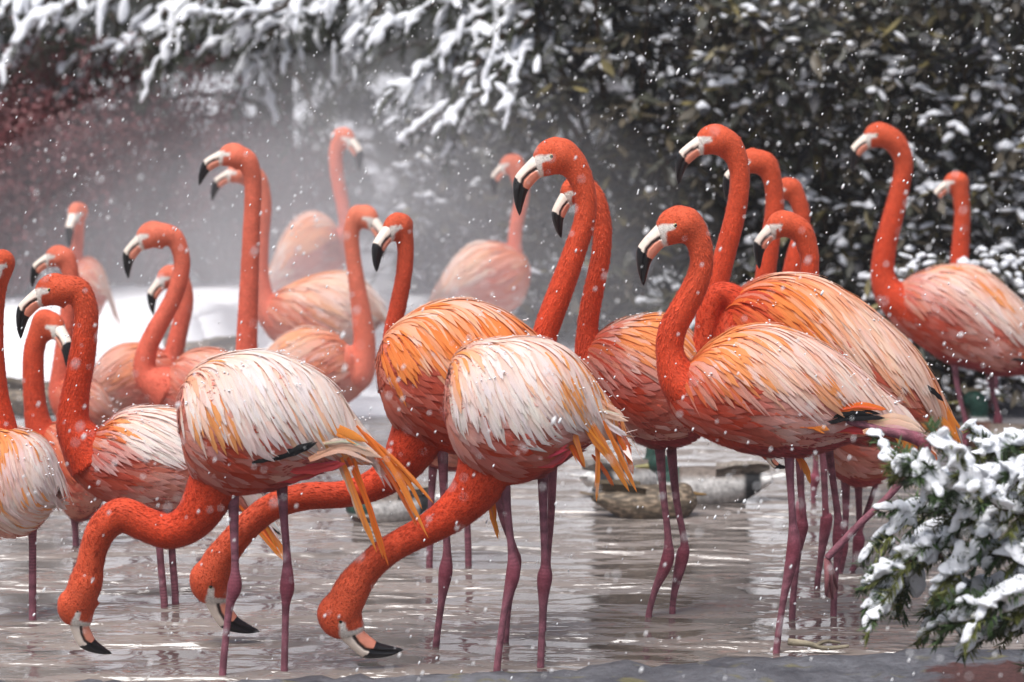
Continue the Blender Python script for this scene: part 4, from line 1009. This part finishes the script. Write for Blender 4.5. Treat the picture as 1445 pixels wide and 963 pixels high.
conifer(-0.10, 13.9, 4.6, 'conifer whose snow-covered boughs hang beside the broad-leaved shrubs', B3, 32, 1.1, 0.25)
conifer(0.95, 15.6, 5.0, 'dark conifer standing behind the broad-leaved shrubs', (), 30, 1.2, 0.3)
conifer(2.3, 15.8, 5.2, 'dark conifer behind the high evergreen shrub', (), 30, 1.3, 0.3)
conifer(-3.3, 15.8, 5.0, 'dark conifer beyond the reddish bushes', (), 26, 1.3, 0.08)
so = fuse(snow_con.build('snow', M_SNOW), 0.009, 3); tag(so, 'thick snow weighing down the conifer boughs', 'snow', kind='stuff')
# the wood beyond closes the view
soup = Soup()
for k in range(520):
    x = random.uniform(-7, 7); y = random.uniform(17.0, 18.6); h = random.uniform(0.3, 5.0); dx = random.uniform(-0.8, 0.8)
    needles_along(soup, catmull([(x, y, h), (x + dx * 0.5, y - 0.4, h + 0.02), (x + dx, y - 0.9, h - 0.5)], 6), 120, 0.16, 0.035, (0.03, 0.032, 0.024), 0.4, 0.6)
wd_ = soup.build('woodland', M_NEEDLE, None, False); tag(wd_, 'dark evergreen woodland closing the view behind the garden', 'woodland', kind='stuff')

# reddish bushes in the steam
def red_bush(x, y, rad, h, label):
    z = ground_z(x, y); root = empty('reddish_bush', (x, y, z)); tag(root, label, 'bush', 'reddish bushes on the snowy bank')
    mb = MB(); soup = Soup()
    for k in range(110):
        a = random.uniform(0, 6.28); r_ = rad * math.sqrt(random.random()); hh = h * random.uniform(0.6, 1.0) * (1 - 0.35 * (r_ / rad) ** 2)
        tip = (math.cos(a) * r_, math.sin(a) * r_ * 0.6, hh); P = catmull([(tip[0] * 0.25, tip[1] * 0.25, 0), (tip[0] * 0.6, tip[1] * 0.6, hh * 0.55), tip], 8)
        v, f_ = tube(P, np.linspace(0.008, 0.002, 8), 4); mb.add(v, f_, (0.16, 0.04, 0.045))
        n = 110; t = rng.integers(2, 8, n); pos = P[t] + rng.normal(0, 0.05, (n, 3)); d = rng.normal(0, 1, (n, 3)); ln = rng.uniform(0.018, 0.036, n)
        V, F_, _ = leaf_arrays(pos, d, rng.normal(0, .4, (n, 3)) + np.array([[0, -0.3, 1]]), ln, ln * 0.6)
        soup.add(V, F_, np.repeat(np.array([[0.15, 0.048, 0.050]]) * rng.uniform(0.75, 1.25, (n, 1)), len(LEAF_T), axis=0))
    mb.build('stem', M_BARK, root); lv = soup.build('leaves', M_LEAF, root); lv['kind'] = 'stuff'
red_bush(-2.75, 13.3, 0.8, 1.25, 'large reddish-brown bush at the end of the snowy bank')
red_bush(-2.35, 12.9, 0.55, 0.95, 'reddish-brown bush standing forward on the snow')
red_bush(-1.9, 13.4, 0.8, 1.25, 'reddish-brown bush behind the flamingo facing forward')
red_bush(-1.35, 13.7, 0.6, 0.85, 'low reddish-brown bush fading into the steam')

# ------------------------------------------------------------------ snowy yew beside the kerb
YS = 690
yroot = empty('yew_bush', tuple(W(1500, 0, YS)[:2]) + (0.02,)); tag(yroot, 'snow-covered yew branches with dark green needles reaching over the kerb', 'yew')
yr = np.array(yroot.location); yneed = Soup(); ysnow = Soup()
YB = [[(1500,735),(1440,738),(1385,757),(1320,775),(1268,802),(1236,845)], [(1500,720),(1430,705),(1365,700),(1305,690),(1256,655)], [(1480,735),(1395,700),(1345,655),(1302,606)], [(1500,800),(1440,815),(1380,848),(1322,882)],
      [(1500,660),(1445,655),(1400,672),(1355,705)], [(1500,770),(1430,772),(1375,782),(1332,806)], [(1500,840),(1440,852),(1400,876),(1376,912)], [(1380,760),(1320,790),(1270,825),(1243,868)], [(1500,700),(1440,720),(1400,735),(1350,742)],
      [(1345,690),(1312,672),(1285,648),(1262,650)], [(1500,880),(1460,890),(1430,905),(1412,925)], [(1500,620),(1450,635),(1425,650),(1400,640)], [(1330,785),(1300,815),(1298,845)], [(1500,680),(1450,690),(1410,715),(1385,745)], [(1500,820),(1460,800),(1410,810),(1360,835)], [(1500,760),(1470,790),(1440,830),(1425,870)], [(1500,640),(1470,690),(1440,760),(1420,790)], [(1420,720),(1370,725),(1310,735),(1272,760)], [(1400,840),(1360,860),(1345,885)]]
ymat_snow = M_SNOW
for bi, br in enumerate(YB):
    dys = random.uniform(-0.12, 0.12)
    P = catmull([tuple(W(p[0], p[1], YS, dys + 0.10 * math.sin(i * 1.3 + bi))) for i, p in enumerate(br)], 22)
    mb = MB(); v, f_ = tube(P - yr, np.linspace(0.007, 0.002, 22), 6); mb.add(v, f_, (0.07, 0.045, 0.03)); mb.build('branch', M_BARK, yroot)
    def ned(pts, n, ln=0.029): needles_along(yneed, pts - yr, int(n * 0.85), ln, 0.0040, (0.040, 0.072, 0.022) if random.random() < 0.7 else (0.10, 0.11, 0.025), 0.2, 0.7)
    ned(P, 210)
    needles_along(yneed, P - yr + np.array([[0, 0, 0.010]]), 190, 0.031, 0.0040, (0.040, 0.07, 0.022), -2.6, 0.5)
    for k in range(13):
        i = 3 + int(17 * k / 12); p = P[i]; tg = P[min(i + 1, 21)] - P[i - 1]; tg /= np.linalg.norm(tg)
        sd = np.array((tg[2] * 0.5, (-1.0 if k % 2 else 1.0) * random.uniform(0.3, 1), -tg[0] * 0.8 * random.choice((-1, 1)))); L_ = random.uniform(0.05, 0.10)
        q = p + (tg * 0.8 + sd * 0.7) * L_ + np.array((0, 0, -0.012)); tw = catmull([p, (p + q) / 2 + np.array((0, 0, 0.006)), q], 6)
        ned(tw, 80)
        r = random.random()
        if r < 0.62:
            for a in range(0, 5, 2):
                if random.random() < 0.85:
                    th = random.uniform(0.008, 0.014)
                    blob(ysnow, tw[a] + np.array((random.gauss(0, 0.004), random.gauss(0, 0.004), th * 0.8)), (tw[a + 1] - tw[a]) + rng.normal(0, 0.006, 3), (random.uniform(0.015, 0.028), random.uniform(0.009, 0.015), th * 0.95), ICO3, 0.4)
    for i in range(2, 21, 1):
        for _ in range(1):
            if random.random() < 0.8:
                th = random.uniform(0.013, 0.023) * (1 - 0.35 * i / 21)
                blob(ysnow, P[i] + np.array((random.gauss(0, 0.008), random.gauss(0.0, 0.012), th * 0.7)), (P[i] - P[i - 1]) + rng.normal(0, 0.008, 3), (random.uniform(0.022, 0.044), random.uniform(0.014, 0.025), th), ICO3, 0.42)
yn = yneed.build('needles', M_NEEDLE, yroot, False); yn['kind'] = 'stuff'
so = fuse(ysnow.build('snow', M_SNOW), 0.0034, 3); tag(so, 'clumps of snow resting on the yew branches', 'snow', kind='stuff')

# brown trunk and a snow-topped rail seen over the shrubs
tx = W(1010, 0, 322)
troot = empty('bare_tree', (tx.x, tx.y, ground_z(tx.x, tx.y))); tag(troot, 'brown tree trunk rising above the snowy shrubs', 'tree')
mb = MB(); v, f_ = tube(catmull([(0, 0, -0.1), (0.01, 0, 0.9), (-0.01, 0, 2.0), (0.03, 0, 3.6)], 24), np.linspace(0.045, 0.03, 24), 12); mb.add(v, f_, (0.13, 0.06, 0.03)); mb.build('trunk', M_BARK, troot)
for k in range(5):
    h = 1.9 + 0.3 * k; a = k * 2.2; mb = MB(); v, f_ = tube(catmull([(0, 0, h), (math.cos(a) * 0.3, math.sin(a) * 0.2, h + 0.25), (math.cos(a) * 0.7, math.sin(a) * 0.5, h + 0.4)], 10), np.linspace(0.02, 0.006, 10), 7); mb.add(v, f_, (0.12, 0.06, 0.035)); mb.build('limb', M_BARK, troot)
rl = empty('garden_rail', tuple(W(1000, 0, 318)[:2]) + (ground_z(0.87, 12.6),)); tag(rl, 'low timber rail under a ridge of snow beyond the shrubs', 'rail')
rz = W(0, 44, 318).z - rl.location.z
mb = MB(); v, f_ = tube([(-0.35, 0, rz), (0.3, 0.02, rz + 0.01)], [0.03, 0.03], 10); mb.add(v, f_, (0.07, 0.05, 0.045)); mb.build('rail', M_BARK, rl)
for px_ in (-0.3, 0.25):
    mb = MB(); v, f_ = tube([(px_, 0.01, -0.1), (px_, 0.01, rz - 0.005)], [0.035, 0.03], 10); mb.add(v, f_, (0.07, 0.05, 0.045)); mb.build('post', M_BARK, rl)
rsn = Soup()
for k in range(9): blob(rsn, np.array(rl.location) + np.array((-0.33 + 0.075 * k, 0.0, rz + 0.034)), (1, 0, 0), (0.06, 0.035, 0.028), ICO2, 0.25)
so = rsn.build('snow', M_SNOW); tag(so, 'ridge of snow lying along the timber rail', 'snow', kind='stuff')

# dead twig lying at the kerb
P = [tuple(W(p[0], p[1], 592, 0)) for p in ((1112, 908), (1140, 911), (1165, 917), (1198, 914))]
mb = MB(); v, f_ = tube(catmull(P, 14) + np.array([[0, 0, 0.004]]), np.linspace(0.009, 0.004, 14), 7); mb.add(v, f_, (0.30, 0.26, 0.19))
v, f_ = tube(catmull([tuple(W(1150, 914, 592)), tuple(W(1165, 907, 592)), tuple(W(1186, 909, 592))], 8) + np.array([[0, 0, 0.003]]), np.linspace(0.006, 0.003, 8), 6); mb.add(v, f_, (0.26, 0.22, 0.16))
o = mb.build('twig', M_BARK); tag(o, 'pale dead twig floating against the kerb', 'twig')

# ------------------------------------------------------------------ ducks
def duck(px, py, s, deg, kind, label, size=1.0, head=(0.17, 0.16), z=None):
    """swimming or resting duck; deg = heading seen from above, 0 = towards +x"""
    p = W(px, py, s); root = empty('duck', (p.x, p.y, 0.0 if z is None else z)); root.rotation_euler.z = math.radians(deg)
    tag(root, label, 'duck', 'ducks among the flamingos')
    st = catmull([(-0.22, 0.075, 0.012, 0.02), (-0.17, 0.065, 0.035, 0.05), (-0.10, 0.05, 0.062, 0.082), (0.0, 0.04, 0.078, 0.098), (0.09, 0.042, 0.074, 0.09), (0.15, 0.05, 0.055, 0.065), (0.185, 0.055, 0.02, 0.03)], 30)
    v = []; f_ = []; sg = 20
    for r in st:
        for k in range(sg):
            th = 2 * math.pi * k / sg; v.append((r[0], r[3] * math.cos(th), r[1] + r[2] * math.sin(th)))
    for i in range(29):
        for k in range(sg): f_.append((i * sg + k, i * sg + (k + 1) % sg, (i + 1) * sg + (k + 1) % sg, (i + 1) * sg + k))
    f_.append(tuple(range(sg))); f_.append(tuple(29 * sg + k for k in reversed(range(sg))))
    mb = MB(); mb.add(v, f_)
    hx, hz = head
    v, f2 = tube(catmull([(0.11, 0, 0.06), (0.145, 0, hz * 0.62), (hx - 0.012, 0, hz - 0.02), (hx - 0.005, 0, hz)], 12), [0.052, 0.046, 0.04, 0.036, 0.034, 0.033, 0.033, 0.034, 0.035, 0.035, 0.034, 0.03], 14); mb.add(v, f2)
    q, fq = ICO3; mb.add(q * np.array([[0.043, 0.034, 0.036]]) + np.array([[hx + 0.006, 0, hz + 0.004]]), fq.tolist())
    me0 = mesh('tmp', mb.v, mb.f); bm = bmesh.new(); bm.from_mesh(me0); bmesh.ops.recalc_face_normals(bm, faces=bm.faces); bm.to_mesh(me0); bm.free()
    o0 = bpy.data.objects.new('tmp', me0); C.objects.link(o0); md = o0.modifiers.new('r', 'REMESH'); md.mode = 'VOXEL'; md.voxel_size = 0.005
    md = o0.modifiers.new('s', 'SMOOTH'); md.iterations = 5
    ev = o0.evaluated_get(bpy.context.evaluated_depsgraph_get()); m1 = ev.to_mesh(); n1 = len(m1.vertices); V = np.empty(n1 * 3); m1.vertices.foreach_get('co', V); V = V.reshape(-1, 3); Fc = [tuple(p_.vertices) for p_ in m1.polygons]
    ev.to_mesh_clear(); bpy.data.objects.remove(o0); bpy.data.meshes.remove(me0)
    x, y, zz = V.T
    if kind == 'drake':
        c = np.full((n1, 3), 0.0) + np.array([[0.42, 0.41, 0.40]])
        bk = smst(0.075, 0.10, zz)[:, None]; c = c * (1 - bk) + np.array([[0.16, 0.13, 0.11]]) * bk
        br = smst(0.09, 0.12, x)[:, None]; c = c * (1 - br) + np.array([[0.10, 0.045, 0.03]]) * br
        rp = smst(-0.11, -0.13, x)[:, None]; c = c * (1 - rp) + np.array([[0.012, 0.013, 0.015]]) * rp
        tl = smst(-0.17, -0.185, x)[:, None]; c = c * (1 - tl) + np.array([[0.75, 0.74, 0.72]]) * tl
        hm = (smst(hz - 0.062, hz - 0.05, zz) * smst(0.10, 0.115, x))[:, None]; c = c * (1 - hm) + np.array([[0.010, 0.045, 0.032]]) * hm
        rg = (np.exp(-((zz - (hz - 0.058)) / 0.006) ** 2) * (x > 0.11))[:, None]; c = c * (1 - rg) + np.array([[0.7, 0.7, 0.68]]) * rg
        bc = (0.22, 0.20, 0.06)
    else:
        nzv = np.array([noise.noise(Vector((a * 30, b * 60, cz * 90))) for a, b, cz in V]); c = np.array([[0.13, 0.10, 0.07]]) * (1 + 1.0 * np.clip(nzv, -0.5, 1))[:, None] + np.array([[0.07, 0.055, 0.04]]) * (nzv > 0.15)[:, None]
        bc = (0.2, 0.12, 0.04)
    obj('body', mesh('duck_body', V, Fc, True, np.clip(c, 0.004, 1)), M_DUCK, root)
    mb = MB(); b_ = catmull([(hx + 0.038, 0.013, 0.013), (hx + 0.06, 0.012, 0.008), (hx + 0.085, 0.013, 0.005), (hx + 0.098, 0.009, 0.003)], 12); v = []; f_ = []
    for i, r in enumerate(b_):
        for k in range(10): th = 2 * math.pi * k / 10; v.append((r[0], r[1] * math.cos(th), hz - 0.004 - 0.06 * (r[0] - hx - 0.04) + r[2] * math.sin(th)))
    for i in range(11):
        for k in range(10): f_.append((i * 10 + k, i * 10 + (k + 1) % 10, (i + 1) * 10 + (k + 1) % 10, (i + 1) * 10 + k))
    f_.append(tuple(110 + k for k in reversed(range(10)))); mb.add(v, f_, bc); mb.build('bill', M_BILL, root)
    # folded wing tips and tail feathers
    for k in range(5):
        sdv = -1 if k % 2 else 1
        P_ = [Vector((-0.02 - 0.19 * t, sdv * (0.075 - 0.06 * t), 0.10 + 0.012 * t + 0.003 * k)) for t in np.linspace(0, 1, 7)]
        v, f_, uv = ribbon(P_, [Vector((0, 0.6, 0.8 * sdv))] * 7, [Vector((0, 0.4 * sdv, 0.9))] * 7, 0.035, 0.1)
        o = obj('wing_feather', mesh('wing_feather', v, f_, True, [(0.22, 0.19, 0.16) if kind == 'drake' else (0.10, 0.075, 0.045)] * len(v)), M_DUCK, root)
    for k in range(5):
        a = (k - 2) * 0.22; P_ = [Vector((-0.19 - 0.075 * t * math.cos(a), 0.075 * t * math.sin(a), 0.078 + 0.014 * t)) for t in np.linspace(0, 1, 5)]
        v, f_, uv = ribbon(P_, [Vector((math.sin(a), math.cos(a), 0))] * 5, [Vector((0, 0, 1))] * 5, 0.022, 0.1)
        obj('tail_feather', mesh('tail_feather', v, f_, True, [(0.78, 0.77, 0.74) if kind == 'drake' else (0.15, 0.11, 0.07)] * len(v)), M_DUCK, root)
    for ch in root.children: ch.scale = (size,) * 3
    return root
duck(882, 695, 440, 42, 'drake', 'green-headed drake swimming behind the frayed wing tips', 0.85)
duck(915, 727, 462, 6, 'hen', 'brown speckled hen duck swimming past purple legs', 0.80, (0.125, 0.085))
duck(1002, 708, 447, 176, 'drake', 'drake showing grey flank and white tail beyond the purple legs', 0.9, (0.17, 0.12))
duck(1440, 655, 415, 160, 'drake', 'dark green-headed drake sitting on the stony bank', 0.95, (0.16, 0.19), z=0.03)
duck(42, 575, 372, 10, 'hen', 'grey-brown duck resting at the foot of the snowy bank', 0.9, (0.14, 0.17), z=0.04)
duck(285, 520, 345, 200, 'hen', 'small dark duck on the snow behind pink backs', 0.9, (0.16, 0.17), z=0.10)
duck(548, 735, 465, 200, 'drake', 'drake half hidden behind trailing orange wing feathers', 0.7, (0.12, 0.09))

# ------------------------------------------------------------------ falling and settled snow
v0, f0 = ICO1
NF = 8500
yy = (rng.random(NF) * (13.5 ** 2 - 3.4 ** 2) + 3.4 ** 2) ** 0.5
pos = np.column_stack([rng.uniform(-0.235, 0.235, NF) * yy, yy, CAMH + (HOR - rng.uniform(-80, 960, NF)) / F * yy])
pos = pos[pos[:, 2] > 0.02]
n_ = len(pos); sz = rng.uniform(0.0008, 0.0024, n_) * (1 + 0.8 * (rng.random(n_) > 0.95)); el = rng.uniform(1.0, 2.4, n_)
V = v0[None] * sz[:, None, None] * np.stack([np.ones(n_), np.ones(n_), el], axis=1)[:, None, :]; V[:, :, 0] += 0.35 * V[:, :, 2]
V = V + pos[:, None, :]; FF = f0[None] + (np.arange(n_) * len(v0))[:, None, None]
def m_flake():
    m, n, l, b = newmat('snowflake'); b.inputs['Base Color'].default_value = (0.9, 0.91, 0.93, 1); b.inputs['Roughness'].default_value = 0.8; return m
M_FLAKE = m_flake()
o = obj('snowflakes', fast_mesh('snowflakes', V.reshape(-1, 3), FF.reshape(-1, 3)), M_FLAKE); tag(o, 'snowflakes falling through the air over the pool', 'snowflakes', kind='stuff')
pts = np.array([np.array(r.location) + np.array(p) for r, p in SETTLED for _ in range(5)]); n_ = len(pts); pts += rng.normal(0, 0.012, pts.shape) * np.array([[1, 0.4, 0.3]])
sz = rng.uniform(0.0010, 0.0028, n_); V = v0[None] * sz[:, None, None] * np.array([[[1.3, 1.2, 0.8]]]) + pts[:, None, :]; FF = f0[None] + (np.arange(n_) * len(v0))[:, None, None]
o = obj('snow', fast_mesh('settled_snow', V.reshape(-1, 3), FF.reshape(-1, 3)), M_FLAKE); tag(o, 'specks of snow settled on the flamingos backs', 'snow', kind='stuff')

# ------------------------------------------------------------------ steam over the warm pool, and thin haze
def vol(name, dens, col):
    m = bpy.data.materials.new(name); m.use_nodes = True; n = m.node_tree.nodes; l = m.node_tree.links
    n.remove(n['Principled BSDF']); pv = n.new('ShaderNodeVolumePrincipled'); pv.inputs['Density'].default_value = dens; pv.inputs['Color'].default_value = (*col, 1); pv.inputs['Anisotropy'].default_value = 0.0
    l.new(pv.outputs[0], n['Material Output'].inputs['Volume']); return m
def steam(x, y, z, rx, ry, rz, dens, label):
    q, fq = ICO3; me = fast_mesh('steam', q * np.array([[rx, ry, rz]]), fq); o = obj('steam', me, vol('steam', dens, (0.93, 0.92, 0.95)), None, (x, y, z)); tag(o, label, 'steam', 'steam rising from the pool', 'stuff')
def puff(x, y, z, rx, ry, rz, dens, label, n=5):
    """a cloud with soft edges: nested, slightly shifted bodies of thin steam"""
    for k in range(n):
        q = 1.25 - 0.95 * k / (n - 1)
        steam(x + random.uniform(-0.3, 0.3) * rx * (1.3 - q), y + random.uniform(-0.2, 0.2) * k * 0.1, z + random.uniform(-0.2, 0.1) * rz, rx * q * random.uniform(0.9, 1.1), ry * q, rz * q, dens / n * 1.5, label)
puff(-0.72, 11.8, 0.48, 1.25, 1.9, 0.78, 0.145, 'layer of the steam cloud hanging over the pale flamingos')
puff(-0.30, 12.6, 0.55, 0.95, 1.5, 0.72, 0.14, 'layer of the steam drifting up before the snowy conifer boughs')
puff(-2.0, 12.2, 0.15, 1.1, 1.2, 0.45, 0.04, 'layer of the thin steam before the reddish bushes', 3)
puff(-0.7, 9.9, 0.03, 1.5, 1.6, 0.32, 0.08, 'layer of the low steam lying over the pool', 3)
bm = bmesh.new(); bmesh.ops.create_cube(bm, size=1.0); me = bpy.data.meshes.new('haze'); bm.to_mesh(me); bm.free()
hz_ = obj('haze', me, vol('haze', 0.0015, (0.92, 0.92, 0.95)), None, (0, 22, 2.9)); hz_.scale = (90, 80, 8.2); tag(hz_, 'thin cold haze in the air over the pool', 'haze', kind='stuff')
